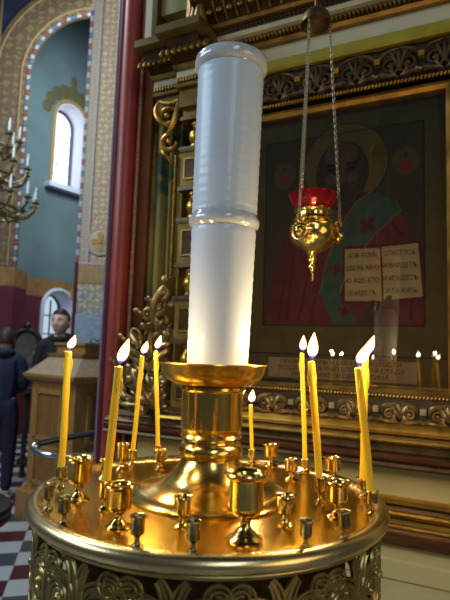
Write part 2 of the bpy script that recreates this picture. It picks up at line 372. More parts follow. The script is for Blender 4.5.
# ---------------------------------------------------------------- camera (eye 1.32 m above the floor)
cd = bpy.data.cameras.new('camera'); cam = bpy.data.objects.new('camera', cd); COL.objects.link(cam); SC.camera = cam
cd.sensor_fit = 'VERTICAL'; cd.sensor_height = 24.0; cd.lens = 24.0 * 510 / 600
cd.clip_start = 0.02; cd.clip_end = 60
pt, rl = radians(5.7), radians(1.9)
F = Vector((0, cos(pt), sin(pt))); R0 = Vector((1, 0, 0)); U0 = Vector((0, -sin(pt), cos(pt)))
Rr = R0 * cos(rl) + U0 * sin(rl); Uu = U0 * cos(rl) - R0 * sin(rl)
mw = Matrix.Identity(4)
for i in range(3):
    mw[i][0], mw[i][1], mw[i][2] = Rr[i], Uu[i], -F[i]
mw.translation = (0, 0, 1.32); cam.matrix_world = mw
cd.dof.use_dof = True; cd.dof.focus_distance = 0.80; cd.dof.aperture_fstop = 5.0

# ================================================================= WALL FRAME
NX, NY = 0.44546582, 0.89529895
CW = 1.4772432
WALL_RZ = -atan2(NX, NY)
def wall_pt(u, z=0.0, w=0.0):
    return Vector((NX * (CW - w) + NY * u, NY * (CW - w) - NX * u, z))

# ================================================================= SETTING
floor = struct(MB().box((0, 3, -0.05), (12, 16, 0.1)).build('floor', 'floor'))

w = MB()   # the wall that carries the icon: local frame, front face at y = 0.06
w.box((-0.20, 0.16, 0.5), (1.84, 0.2, 1.0)); w.box((0.11, 0.16, 2.2), (1.22, 0.2, 2.4)); w.box((-0.81, 0.16, 3.0), (0.62, 0.2, 0.8))
w.box((-0.85, 0.48, 1.8), (0.62, 0.04, 1.6))
wall_right = struct(w.build('wall_right', 'cream_wall')); wall_right.location = wall_pt(0); wall_right.rotation_euler = (0, 0, WALL_RZ)

pw = MB().box((-1.164, 0.18, 1.7), (0.168, 0.30, 3.4))
pillar = struct(pw.build('pillar', 'brown_wall')); pillar.location = wall_pt(0); pillar.rotation_euler = (0, 0, WALL_RZ)
def wall_trim(name, u, r, w_, m, z0=0.0, z1=3.4):
    o = struct(MB().lathe([(0, z0), (r, z0), (r, z1), (0, z1)], seg=24).build(name, m)); o.location = wall_pt(u, 0, w_); return o
wall_trim('trim_1', -1.168, 0.033, 0.00, 'red_pillar')
wall_trim('trim_2', -1.130, 0.007, -0.020, 'speckle')
wall_trim('trim_3', -1.214, 0.019, -0.010, 'maroon')
wall_trim('trim_4', -1.241, 0.007, -0.012, 'edge_light')  # thin strip standing in for the window-lit edge

# ================================================================= ICON CASE (kiot)
U0K = -0.36
case = thing('icon_case', 'large gilded carved icon case with cornice, baluster column and glazed front against the cream wall', 'icon case', wall_pt(U0K), WALL_RZ)
def X(u): return u - U0K
UL, UR = -1.14, 0.30
# lower ledges and base
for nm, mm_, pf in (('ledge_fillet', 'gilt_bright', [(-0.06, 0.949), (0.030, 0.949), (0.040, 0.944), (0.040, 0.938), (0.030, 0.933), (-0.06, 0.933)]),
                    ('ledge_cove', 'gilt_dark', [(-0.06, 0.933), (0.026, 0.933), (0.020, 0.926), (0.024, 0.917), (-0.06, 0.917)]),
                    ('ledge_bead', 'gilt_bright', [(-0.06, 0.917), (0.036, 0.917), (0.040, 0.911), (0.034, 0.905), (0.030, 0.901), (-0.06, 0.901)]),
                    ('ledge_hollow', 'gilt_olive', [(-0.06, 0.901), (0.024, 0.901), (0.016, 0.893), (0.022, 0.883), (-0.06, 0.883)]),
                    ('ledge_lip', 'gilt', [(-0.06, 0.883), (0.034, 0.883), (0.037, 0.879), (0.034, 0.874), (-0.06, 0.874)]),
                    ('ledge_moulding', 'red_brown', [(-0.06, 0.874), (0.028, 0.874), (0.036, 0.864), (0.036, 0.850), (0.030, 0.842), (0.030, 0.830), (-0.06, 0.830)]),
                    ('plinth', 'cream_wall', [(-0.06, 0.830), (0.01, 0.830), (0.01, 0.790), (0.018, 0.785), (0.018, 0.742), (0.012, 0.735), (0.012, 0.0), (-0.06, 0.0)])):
    MB().extr(pf, X(-1.05), X(UR)).build(nm, mm_, case)
# base moulding of the case
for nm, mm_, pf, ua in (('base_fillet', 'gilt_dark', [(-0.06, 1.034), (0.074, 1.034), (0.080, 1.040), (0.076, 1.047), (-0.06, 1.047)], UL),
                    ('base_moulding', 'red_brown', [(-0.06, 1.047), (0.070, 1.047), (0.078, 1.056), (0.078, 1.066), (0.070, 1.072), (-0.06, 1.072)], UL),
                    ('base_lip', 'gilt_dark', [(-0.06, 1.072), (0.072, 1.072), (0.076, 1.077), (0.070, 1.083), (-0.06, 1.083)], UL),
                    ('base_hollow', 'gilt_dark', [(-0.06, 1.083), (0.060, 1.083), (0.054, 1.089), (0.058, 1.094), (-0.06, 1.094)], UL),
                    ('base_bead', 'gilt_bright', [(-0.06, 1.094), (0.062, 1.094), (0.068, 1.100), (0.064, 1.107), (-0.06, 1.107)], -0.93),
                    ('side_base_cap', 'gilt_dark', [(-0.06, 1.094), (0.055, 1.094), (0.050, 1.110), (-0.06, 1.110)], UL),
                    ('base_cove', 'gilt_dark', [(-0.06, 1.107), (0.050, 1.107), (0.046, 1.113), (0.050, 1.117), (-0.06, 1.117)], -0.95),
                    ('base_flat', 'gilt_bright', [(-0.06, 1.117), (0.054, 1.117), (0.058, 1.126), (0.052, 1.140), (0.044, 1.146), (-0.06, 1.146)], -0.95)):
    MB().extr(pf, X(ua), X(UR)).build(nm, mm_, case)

MB().extr([(-0.06, 0.949), (0.004, 0.949), (0.004, 1.034), (-0.06, 1.034)], X(-1.05), X(UR)).build('cream_panel', 'cream_wall', case)
# carved bands
def carved_band(name, z0, z1, w_, u0, u1, stud_m, tone='carving', down=False):
    zc = (z0 + z1) / 2; h = z1 - z0
    g = MB().extr([(-0.05, z0), (w_ - 0.012, z0), (w_ - 0.012, z1), (-0.05, z1)], u0, u1).build(name + '_ground', 'carving_ground', case)
    m = MB()
    n = int((u1 - u0) / 0.0595) + 1
    u = X(-0.486) - 0.119 * 10
    while u < u1:
        if u > u0 + 0.01:
            MB().box((u, -w_, zc + h * 0.06), (0.016, 0.020, 0.016)).box((u, -w_ - 0.011, zc + h * 0.06), (0.010, 0.006, 0.010)).build('stud', stud_m, case, bevel=0.002)
            # ring of leaves under the stud
            m.tube([(u - 0.016, -w_, zc - h * .30), (u, -w_ - .006, zc - h * .42), (u + 0.016, -w_, zc - h * .30)], [.003, .006, .003], 6)
        for sgn in (-1, 1):
            c = u + 0.0595 + sgn * 0.026
            if u0 + 0.02 < c < u1 - 0.02:
                fl = sgn
                m.tube(spiral((c, -w_, zc - h * .12), h * .06, h * .30, 1.6, a0=pi / 2 if sgn > 0 else pi / 2, flip=fl), 0.0042, 6)
                m.ball((c, -w_, zc - h * .12), 0.0055, 8, 6)
                m.tube(bez((c + sgn * h * .3, -w_, zc - h * .1), (c + sgn * h * .35, -w_ - .008, zc + h * .2), (c + sgn * h * .1, -w_ - .006, zc + h * .3), (c - sgn * .024, -w_, zc + h * .40)), [0.002 + 0.005 * sin(pi * i / 14) for i in range(15)], 6)
                m.tube(bez((c - sgn * .02, -w_, zc - h * .45), (c, -w_ - .008, zc - h * .5), (c + sgn * .01, -w_ - .004, zc - h * .3), (c + sgn * .03, -w_, zc - h * .46), 10), [0.002 + 0.004 * sin(pi * i / 10) for i in range(11)], 6)
        c = u + 0.0595
        if u0 + 0.02 < c < u1 - 0.02:
            for sg in (-1, 1):
                m.tube(spiral((c + sg * h * .22, -w_ - .002, zc + h * .26), h * .03, h * .15, 1.3, a0=-pi / 2, flip=sg), 0.0030, 6)
                m.tube(bez((c + sg * h * .05, -w_, zc - h * .48), (c + sg * h * .22, -w_ - .006, zc - h * .40), (c + sg * h * .30, -w_ - .004, zc - h * .2), (c + sg * h * .10, -w_, zc - h * .02), 8), [0.002 + 0.003 * sin(pi * i / 8) for i in range(9)], 6)
            for dx in (-.010, 0, .010):
                m.tube(bez((c, -w_, zc - h * .30), (c + dx, -w_ - .01, zc), (c + dx * 2, -w_ - .008, zc + h * .2), (c + dx * 2.4, -w_, zc + h * .36), 8), [0.0025 + 0.0035 * sin(pi * i / 8) for i in range(9)], 6)
        u += 0.119
    m.build(name, tone, case)
M['stud_pale'] = mat('stud_pale', (0.36, 0.30, 0.18), 0.35, 0.3)
M['stud_gold'] = mat('stud_gold', (0.85, 0.46, 0.08), 0.3, 0.9)
carved_band('carved_band', 1.146, 1.206, 0.045, X(-0.80), X(UR), 'stud_pale')
carved_band('upper_carved_band', 2.105, 2.200, 0.045, X(-0.80), X(UR), 'stud_gold', 'gilt_dark')

# rope bead and inner gold lip around the glass
def rope(name, z, w_, u0, u1, r=0.0055):
    m = MB(); n = int((u1 - u0) / (r * 1.7))
    for i in range(n):
        u = u0 + (u1 - u0) * (i + .5) / n
        m.ball((u, -w_, z), r, 8, 6, (0.75, 1, 1.2), rotm(0, 0.5, 0))
    return m.build(name, 'gilt', case)
rope('lower_bead_row', 1.2135, 0.034, X(-0.80), X(UR)); rope('upper_bead_row', 2.097, 0.034, X(-0.80), X(0.08), 0.006)
MB().extr([(-0.05, 1.206), (0.030, 1.206), (0.030, 1.222), (-0.05, 1.222)], X(-0.72), X(UR)).build('lower_fillet', 'gilt_dark', case)
GL, GR, GB, GT = X(-0.668), X(-0.070), 1.232, 2.062
def inner_frame(name, l, r, b, t, wd, prof_w, m_):
    m = MB()
    def bar(p, q, o):   # p,q along; o outward
        pass
    # four mitred bars as one ring of rings
    prof = [(0.0, -0.05), (0.0, prof_w * .6), (wd * .35, prof_w), (wd * .8, prof_w * .75), (wd, prof_w * .4), (wd, -0.05)]
    rings = []
    for (cx, cz, sx, sz) in ((l, b, -1, -1), (r, b, 1, -1), (r, t, 1, 1), (l, t, -1, 1)):
        rings.append([m.bm.verts.new((cx + sx * d, -w_, cz + sz * d)) for d, w_ in prof])
    for i in range(4):
        A, B = rings[i], rings[(i + 1) % 4]
        for k in range(len(prof)):
            k2 = (k + 1) % len(prof); m.face((A[k], A[k2], B[k2], B[k]))
    return m.build(name, m_, case)
inner_frame('inner_frame', GL, GR, GB, GT, 0.026, 0.024, 'gilt')
for (a, b, nm) in ((-0.80, -0.694, 'left_stile'), (-0.044, 0.06, 'right_stile')):
    MB().extr([(-0.05, 1.222), (0.03, 1.222), (0.03, 2.105), (-0.05, 2.105)], X(a), X(b)).build(nm, 'gilt_dark', case)
    m = MB()
    for i in range(12):
        z = 1.26 + i * 0.07; c = X((a + b) / 2)
        m.tube(spiral((c, -0.034, z), .004, .024, 1.5, flip=1 if i % 2 else -1), 0.004, 6)
        m.tube(bez((c - .03, -.032, z - .03), (c + .03, -.042, z - .02), (c - .03, -.042, z + .02), (c + .03, -.032, z + .035), 10), [.002 + .003 * sin(pi * k / 10) for k in range(11)], 6)
    m.build('stile_carving', 'carving', case)
glass = MB().box(((GL + GR) / 2, 0.0, (GB + GT) / 2), (GR - GL + .004, 0.003, GT - GB + .004)).build('glass_pane', 'case_glass', case)

# entablature above the band
MB().extr([(-0.06, 2.200), (0.055, 2.200), (0.062, 2.206), (0.062, 2.232), (-0.06, 2.232)], X(-0.80), X(UR)).build('yellow_fillet', 'yellow_strip', case)
MB().extr([(-0.06, 2.232), (0.058, 2.232), (0.058, 2.280), (-0.06, 2.280)], X(-0.80), X(UR)).build('cream_frieze', 'cream', case)
MB().extr([(-0.06, 2.280), (0.075, 2.280), (0.084, 2.288), (0.080, 2.294), (-0.06, 2.294)], X(-0.80), X(UR)).build('frieze_fillet', 'gilt_shaded', case)
def dentils(name, z0, z1, w0, w1, u0, u1, step, m_, duty=.55):
    m = MB(); n = int((u1 - u0) / step)
    for i in range(n): m.box((u0 + (i + .5) * step, -(w0 + w1) / 2, (z0 + z1) / 2), (step * duty, abs(w1 - w0), z1 - z0))
    return m.build(name, m_, case)
MB().extr([(-0.06, 2.294), (0.080, 2.294), (0.080, 2.310), (-0.06, 2.310)], X(-0.80), X(UR)).build('dentil_ground', 'carving_ground', case)
dentils('dentil_row', 2.295, 2.309, 0.080, 0.094, X(-0.80), X(UR), 0.0125, 'gilt_shaded')
MB().extr([(-0.06, 2.310), (0.110, 2.310), (0.116, 2.318), (0.110, 2.326), (-0.06, 2.326)], X(-0.80), X(UR)).build('cornice_cream_fillet', 'cream', case)
MB().extr([(-0.06, 2.326), (0.112, 2.326), (0.112, 2.345), (-0.06, 2.345)], X(-0.80), X(UR)).build('cornice_ground', 'carving_ground', case)
m = MB()
for i in range(80):
    u = X(-0.80) + (i + .5) * 0.0137
    m.ball((u, -0.114, 2.335), 0.0052, 8, 6)
m.build('pearl_row', 'gilt_deep', case)
MB().extr([(-0.06, 2.345), (0.128, 2.345), (0.136, 2.352), (0.130, 2.360), (-0.06, 2.360)], X(-0.80), X(UR)).build('cornice_fillet', 'gilt_shaded', case)
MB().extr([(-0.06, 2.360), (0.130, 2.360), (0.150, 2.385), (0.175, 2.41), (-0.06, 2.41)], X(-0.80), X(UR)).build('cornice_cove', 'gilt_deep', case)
def leaf_row(name, z0, w0, z1, w1, u0, u1, step, m_):
    m = MB(); n = int((u1 - u0) / step)
    for i in range(n):
        u = u0 + (i + .5) * step
        m.ball((u, -(w0 + w1) / 2 - .004, (z0 + z1) / 2), step * .42, 10, 8, (0.8, 0.55, 1.15), rotm(-0.7, 0, 0))
        m.tube([(u + step * .5, -w0, z0), (u + step * .5, -(w0 + w1) / 2 - .008, (z0 + z1) / 2), (u + step * .5, -w1, z1)], step * .09, 5)
    return m.build(name, m_, case)
leaf_row('leaf_row', 2.362, 0.132, 2.408, 0.172, X(-0.80), X(UR), 0.036, 'gilt_shaded')
MB().extr([(-0.06, 2.410), (0.190, 2.410), (0.200, 2.420), (0.200, 2.455), (-0.06, 2.455)], X(-0.80), X(UR)).build('cornice_top', 'olive_shaded', case)

# projecting entablature block over the column, and the receding side piece
def ressaut(u0, u1, dw, dz, tag_):
    def E(nm, prof, m_): MB().extr([(w_ + (dw if w_ > 0 else 0), z + dz) for w_, z in prof], X(u0) - (prof[1][0] - 0.06) * .35, X(u1) + (prof[1][0] - 0.06) * .35).build(nm, m_, case)
    E('capital_block', [(-0.06, 2.120), (0.046, 2.120), (0.046, 2.180), (-0.06, 2.180)], 'olive_shaded')
    E('capital_fillet', [(-0.06, 2.180), (0.062, 2.180), (0.066, 2.188), (0.060, 2.194), (-0.06, 2.194)], 'gilt_shaded')
    E('capital_band', [(-0.06, 2.194), (0.056, 2.194), (0.056, 2.214), (-0.06, 2.214)], 'yellow_strip')
    E('entablature_cream', [(-0.06, 2.214), (0.060, 2.214), (0.060, 2.236), (-0.06, 2.236)], 'cream')
    E('entablature_fillet', [(-0.06, 2.236), (0.074, 2.236), (0.080, 2.246), (0.074, 2.254), (-0.06, 2.254)], 'gilt_shaded')
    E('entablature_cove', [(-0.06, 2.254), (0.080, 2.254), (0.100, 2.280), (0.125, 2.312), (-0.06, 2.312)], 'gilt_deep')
    E('entablature_top', [(-0.06, 2.312), (0.140, 2.312), (0.150, 2.320), (0.150, 2.345), (-0.06, 2.345)], 'olive_shaded')
    leaf = MB(); n = max(3, int((u1 - u0 + .08) / 0.021))
    for i in range(n):
        u = X(u0) - .04 + (i + .5) * (u1 - u0 + .08) / n
        leaf.ball((u, -(0.102 + dw), 2.282 + dz), 0.016, 10, 8, (.55, .6, 1.5), rotm(-0.7, 0, 0))
    leaf.build('leaf_row', 'gilt_shaded', case)
    dn = MB(); n = int((u1 - u0) / 0.011)
    for i in range(n): dn.box((X(u0) + (i + .5) * (u1 - u0) / n, -(0.060 + dw), 2.204 + dz), (.006, .012, .014))
    dn.build('dentil_row', 'gilt_shaded', case)
ressaut(-0.865, -0.765, 0.085, -0.018, 'column')
ressaut(-1.020, -0.89, -0.01, 0.028, 'side')
# upper storey glimpsed above the cornice
MB().box((X(-0.80), 0.0, 2.56), (0.13, 0.12, 0.40)).build('upper_panel', 'carving_ground', case)
for u in (-0.845, -0.755):
    MB().lathe([(0, 2.346), (.022, 2.346), (.022, 2.37), (.014, 2.375), (.013, 2.7), (.02, 2.71), (.02, 2.74), (0, 2.74)], (X(u), -0.11, 0), 12).build('upper_colonnette', 'gilt_shaded', case)
for k, (u, z) in enumerate(((-0.82, 2.40), (-0.80, 2.40), (-0.775, 2.40))):
    MB().lathe([(0, 0), (.018, 0), (.022, .02), (.012, .07), (.016, .10), (0.011, .13), (0, .14)], (X(u), -0.14 - .012 * k, z - .055), 12).build('upper_finial', 'gilt_shaded', case)
MB().box((X(-1.055), -0.04, 2.62), (0.028, 0.03, 0.44)).build('side_post', 'cream', case)

# baluster column (one column left of the glass; its twin on the far side)
def column(uc):
    back = MB().box((X(uc), 0.0, 1.63), (0.090, 0.08, 0.98)).build('column_back', 'gilt_olive', case)
    zs = [2.019, 1.783, 1.533, 1.292]
    for zc in zs:   # vase shaped balusters
        MB().lathe([(0, -.042), (.020, -.042), (.020, -.034), (.013, -.030), (.022, -.018), (.026, -.004), (.022, .010), (.013, .022), (.012, .030), (.019, .036), (.019, .042), (0, .042)], (X(uc), -0.082, zc), 20).build('baluster', 'gilt_bright', case)
    edges = [2.19] + [z for zc in zs for z in (zc + .042, zc - .042)] + [1.124]
    for k in range(0, len(edges), 2):
        zt, zl = edges[k], edges[k + 1]; h = zt - zl
        blk = MB().box((X(uc), -0.072, (zt + zl) / 2), (0.080, 0.070, h - 0.034)).build('column_block', 'gilt_olive', case, bevel=.002)
        for z, sg in ((zt - .0085, -1), (zl + .0085, 1)):
            MB().box((X(uc), -0.074, z), (0.092, 0.084, .010)).box((X(uc), -0.074, z + .007 * sg), (0.086, 0.077, .006)).build('column_ledge', 'gilt_dark', case, bevel=.0015)
        ph = max(.03, h - .085)
        pl = MB().box((X(uc), -0.1085, (zt + zl) / 2), (.046, .003, ph)).build('column_panel', 'gilt_deep', case)
        fr = [(-.025, ph / 2), (.025, ph / 2), (.025, -ph / 2), (-.025, -ph / 2)]; pn = MB()
        for p, q in zip(fr, fr[1:] + fr[:1]): pn.tube([(X(uc) + p[0], -0.109, (zt + zl) / 2 + p[1]), (X(uc) + q[0], -0.109, (zt + zl) / 2 + q[1])], .0046, 6)
        pn.build('panel_frame', 'gilt_shaded', pl)
column(-0.818)
column(0.12)

# strip of beads beside the column
m = MB()
for i in range(46):
    z = 1.970 - i * 0.0092
    m.ball((X(-0.909), -0.06, z), 0.0052, 8, 6)
m.build('bead_string', 'gilt', case)
MB().box((X(-0.895), -0.040, 1.77), (0.020, 0.02, 0.42)).build('bead_backing', 'gilt_olive', case)

# carved S scroll at the top of the side and the acanthus bracket at its foot
def scroll(m, pts, r):
    n = len(pts) - 1
    m.tube(pts, [max(.0015, r * (0.45 + 0.75 * sin(pi * min(1, (i / n) * 1.05)))) for i in range(n + 1)], 8)
m = MB()
W5 = -0.05
for (cu, cz, rr) in ((-0.955, 2.125, .030), (-0.942, 2.030, .030)):
    scroll(m, spiral((X(cu), W5, cz), rr, rr * .9, .78, a0=radians(70), n=30), .010)
    m.ball((X(cu), W5 - .004, cz), .011, 10, 8)
scroll(m, bez((X(-.99), W5, 2.185), (X(-1.01), W5 - .02, 2.15), (X(-.99), W5 - .02, 2.10), (X(-.945), W5, 2.085)), .008)
scroll(m, bez((X(-.915), W5, 2.175), (X(-.90), W5 - .02, 2.14), (X(-.91), W5 - .02, 2.07), (X(-.965), W5, 2.055)), .009)
scroll(m, bez((X(-.965), W5, 2.01), (X(-.965), W5 - .02, 1.985), (X(-.945), W5 - .015, 1.985), (X(-.935), W5, 1.955)), .008)
m.tube(bez((X(-.99), W5, 2.185), (X(-.96), W5, 2.17), (X(-.94), W5, 2.17), (X(-.915), W5, 2.178)), .006, 6)
m.build('upper_scroll', 'gilt', case)
m = MB()
rnd = random.Random(3)
extra_ = [(-0.90, 1.47, .020, 1), (-0.955, 1.485, .018, -1), (-0.945, 1.44, .020, 1), (-0.90, 1.37, .020, -1), (-0.985, 1.385, .020, 1), (-1.0, 1.325, .020, -1), (-0.91, 1.32, .020, 1), (-1.05, 1.32, .018, 1), (-0.97, 1.29, .020, -1), (-1.06, 1.245, .020, 1), (-1.02, 1.235, .018, -1), (-0.91, 1.225, .020, 1), (-0.96, 1.235, .020, -1), (-1.0, 1.165, .020, 1), (-0.93, 1.18, .022, -1), (-1.08, 1.18, .018, 1)]
big = extra_ + [(-0.925, 1.50, .026, 1), (-0.985, 1.43, .030, -1), (-0.93, 1.41, .030, 1), (-1.03, 1.355, .030, 1), (-0.965, 1.345, .038, -1), (-1.075, 1.295, .026, -1), (-1.01, 1.275, .036, 1), (-0.935, 1.275, .034, 1), (-1.09, 1.215, .030, 1), (-1.03, 1.195, .034, -1), (-0.965, 1.195, .034, 1), (-1.105, 1.15, .022, -1), (-1.05, 1.135, .022, 1), (-0.99, 1.135, .026, -1), (-0.93, 1.14, .026, 1)]
for (cu, cz, rr, fl) in big:
    a0 = rnd.uniform(0, 6.28)
    wv = -0.05 - rnd.uniform(0, .03)
    scroll(m, spiral((X(cu), wv, cz), rr * .2, rr, 1.35, a0=a0, flip=fl, n=30), .0085)
    m.ball((X(cu), wv - .004, cz), .008, 8, 6)
    ex, ez = cu + rr * cos(a0 + fl * 1.35 * 2 * pi), cz + rr * sin(a0 + fl * 1.35 * 2 * pi)
    tx, tz = -0.92 + rnd.uniform(-.06, .0), max(1.125, cz - rnd.uniform(.03, .10))
    scroll(m, bez((X(ex), wv, ez), (X(ex + rnd.uniform(-.03, .03)), wv - .02, ez - .03), (X(tx - .02), wv - .02, tz + .03), (X(tx), wv, tz)), .0095)
for (cu, cz, dx, dz) in ((-0.915, 1.52, .0, .045), (-0.955, 1.465, -.03, .03), (-1.0, 1.43, -.03, .025), (-1.06, 1.34, -.03, .03), (-1.10, 1.26, -.02, .03), (-0.95, 1.38, .03, .04), (-1.02, 1.31, .02, .04), (-0.90, 1.34, .0, .05), (-0.90, 1.22, -.0, .05), (-1.06, 1.20, .03, .03), (-0.97, 1.15, .03, .03), (-1.03, 1.14, -.03, .03)):
    for k in range(2):   # leaf tongues
        p0 = Vector((X(cu), -.06 - .015 * k, cz)); sd = 1 if k else -1
        pts = bez(p0, p0 + Vector((dx * .4 + .012 * sd, -.02, dz * .3)), p0 + Vector((dx + .014 * sd, -.025, dz * .8)), p0 + Vector((dx * 1.1 + .004 * sd, -.004, dz)), 12)
        m.tube(pts, [.002 + .0052 * sin(pi * min(1, i / 11)) for i in range(13)], 8)
m.build('acanthus_bracket', 'carving', case)

# ================================================================= ICON PAINTING behind the glass
icon = thing('icon_painting', 'dark painted icon of a haloed bearded saint holding an open book, behind glass', 'painting', wall_pt(U0K, 1.24, -0.02), WALL_RZ)
IZ = 1.24
def P2(u, z): return (X(u), z - IZ)
def flat(name, pts, d, m_, parent=None, th=0.0006):
    return MB().poly([(X(u), -d, z - IZ) for u, z in pts], th).build(name, m_, parent or icon)
def ell(u, z, a, b, n=48): return [(u + a * cos(2 * pi * k / n), z + b * sin(2 * pi * k / n)) for k in range(n)]
def rect(u0, z0, u1, z1): return [(u0, z0), (u1, z0), (u1, z1), (u0, z1)]
MB().box((X(-0.369), 0.012, 0.415), (0.60, 0.022, 0.83)).build('board', 'p_olive', icon)
flat('field', rect(-0.608, 1.405, -0.130, 1.995), .0016, 'p_field')
m = MB()
for a, b in (((-0.608, 1.405), (-0.608, 1.995)), ((-0.608, 1.995), (-0.130, 1.995)), ((-0.13, 1.995), (-0.13, 1.405)), ((-0.13, 1.405), (-0.608, 1.405)), ((-0.66, 1.318), (-0.075, 1.318))):
    m.tube([(X(a[0]), -.002, a[1] - IZ), (X(b[0]), -.002, b[1] - IZ)], .0016, 5)
m.build('border_line', 'p_line', icon)
hc = (-0.354, 1.895)
flat('halo', ell(hc[0], hc[1], .127, .127), .0026, 'p_halo')
MB().tube([(X(hc[0] + .127 * cos(a)), -.0026, hc[1] - IZ + .127 * sin(a)) for a in [2 * pi * k / 60 for k in range(60)]], .0013, 5, closed=True).build('halo_line', 'p_line', icon)
# robe, shoulders
robe = [(-0.60, 1.408), (-0.132, 1.408), (-0.128, 1.48), (-0.15, 1.60), (-0.175, 1.70), (-0.215, 1.765), (-0.275, 1.80), (-0.44, 1.80), (-0.50, 1.755), (-0.545, 1.68), (-0.575, 1.56)]
flat('robe', robe, .0034, 'p_robe')
m = MB()
for a, b in (((-0.53, 1.42), (-0.50, 1.70)), ((-0.555, 1.42), (-0.53, 1.58)), ((-0.49, 1.42), (-0.455, 1.60)), ((-0.45, 1.42), (-0.43, 1.54)), ((-0.20, 1.42), (-0.21, 1.50)), ((-0.165, 1.42), (-0.165, 1.50)), ((-0.19, 1.66), (-0.24, 1.75)), ((-0.44, 1.64), (-0.48, 1.72))):
    m.poly([(X(a[0]) - .006, -.0038, a[1] - IZ), (X(a[0]) + .006, -.0038, a[1] - IZ), (X(b[0]) + .001, -.0038, b[1] - IZ), (X(b[0]) - .001, -.0038, b[1] - IZ)], .0003)
m.build('robe_folds', 'p_fold', icon)
# stole: over both shoulders, crossing down to the left, falling at the middle
st1 = [(-0.275, 1.800), (-0.205, 1.765), (-0.19, 1.735), (-0.27, 1.665), (-0.345, 1.56), (-0.365, 1.50), (-0.425, 1.50), (-0.405, 1.60), (-0.36, 1.71), (-0.32, 1.77)]
flat('stole', st1, .0044, 'p_green'); flat('stole', [(-0.44, 1.80), (-0.395, 1.80), (-0.37, 1.72), (-0.41, 1.69), (-0.48, 1.735)], .0042, 'p_green')
flat('stole', [(-0.365, 1.50), (-0.425, 1.50), (-0.385, 1.408), (-0.305, 1.408)], .0042, 'p_green')
m = MB()
for poly_ in ([st1[i] for i in (1, 2, 3, 4, 5)], [st1[i] for i in (0, 9, 8, 7, 6)]):
    m.tube([(X(u), -.0046, z - IZ) for u, z in poly_], .0022, 5)
m.build('stole_edging', 'p_green_edge', icon)
def cross(u, z, s, ang):
    m = MB(); R = rotm(0, ang, 0)
    for a, b in ((s, s * .3), (s * .3, s)):
        pts = [Vector((x * a / 2, 0, y * b / 2)) for x, y in ((-1, -1), (1, -1), (1, 1), (-1, 1))]
        m.poly([R @ p + Vector((X(u), -.0052, z - IZ)) for p in pts], .0003)
    m.build('stole_cross', 'p_robe', icon)
cross(-0.285, 1.70, .05, .6); cross(-0.375, 1.575, .045, .3); cross(-0.35, 1.45, .04, .2)
# head
flat('hair', ell(-0.362, 1.868, .080, .100), .0042, 'p_hair')
flat('beard', [(-0.432, 1.86), (-0.428, 1.80), (-0.40, 1.765), (-0.362, 1.745), (-0.324, 1.765), (-0.296, 1.80), (-0.292, 1.86)], .0046, 'p_hair')
flat('face', ell(-0.362, 1.880, .062, .088), .0052, 'p_skin')
flat('forehead', ell(-0.362, 1.925, .050, .040), .0056, 'p_skin_light')
flat('cheek', ell(-0.392, 1.850, .018, .016, 24), .0056, 'p_skin_light'); flat('cheek', ell(-0.330, 1.850, .018, .016, 24), .0056, 'p_skin_light')
flat('nose', [(-0.367, 1.885), (-0.357, 1.885), (-0.350, 1.842), (-0.362, 1.836), (-0.374, 1.842)], .0062, 'p_skin_light')
for du in (-.030, .030):
    flat('eye', ell(-0.362 + du, 1.880, .013, .006, 24), .0062, 'p_dark')
    flat('eyebrow', [(-0.362 + du - .019, 1.891), (-0.362 + du + .019, 1.891), (-0.362 + du + .013, 1.898), (-0.362 + du - .013, 1.898)], .0062, 'p_dark')
flat('moustache', [(-0.400, 1.812), (-0.362, 1.832), (-0.324, 1.812), (-0.362, 1.822)], .0066, 'p_hair')
flat('mouth', ell(-0.362, 1.813, .014, .004, 20), .0070, 'p_dark')
flat('beard_tip', [(-0.41, 1.82), (-0.362, 1.808), (-0.314, 1.82), (-0.325, 1.775), (-0.362, 1.75), (-0.40, 1.775)], .0064, 'p_hair')
# roundels with small figures
for u, tag_ in ((-0.545, 'l'), (-0.178, 'r')):
    flat('roundel', ell(u, 1.880, .038, .042), .0030, 'p_olive')
    flat('roundel_robe', [(u - .020, 1.848), (u + .022, 1.848), (u + .017, 1.878), (u, 1.89), (u - .016, 1.878)], .0036, 'p_small_red')
    flat('roundel_halo', ell(u, 1.900, .013, .013, 24), .0036, 'p_halo'); flat('roundel_head', ell(u, 1.899, .008, .010, 20), .0042, 'p_skin')
# open book with its writing
flat('book_cover', [(-0.358, 1.470), (-0.236, 1.468), (-0.126, 1.480), (-0.138, 1.644), (-0.245, 1.640), (-0.356, 1.640)], .0060, 'p_fold')
flat('page', [(-0.348, 1.478), (-0.243, 1.476), (-0.249, 1.630), (-0.350, 1.632)], .0068, 'p_page')
flat('page', [(-0.238, 1.478), (-0.134, 1.487), (-0.146, 1.638), (-0.244, 1.632)], .0068, 'p_page')
flat('hand', [(-0.33, 1.405), (-0.25, 1.405), (-0.225, 1.45), (-0.215, 1.49), (-0.228, 1.492), (-0.245, 1.462), (-0.262, 1.48), (-0.275, 1.478), (-0.29, 1.45)], .0072, 'p_skin')
for i, s_ in enumerate(('АЗЪ ЕСМЬ', 'ДВЕРЬ МНО', 'Ю АЩЕ КТО', 'ВНИДЕТЪ')):
    text(s_, 0.0195, (X(-0.298), -.0076, 1.610 - i * .037 - IZ), 'p_ink', icon, sx=.82)
for i, s_ in enumerate(('СПАСЕТСѦ', 'И ВНИДЕТЪ', 'И ИЗЫДЕТЪ', 'И ПАЖИТЬ')):
    text(s_, 0.0195, (X(-0.192) - .004 + i * .002, -.0076, 1.612 - i * .036 - IZ), 'p_ink', icon, sx=.80)
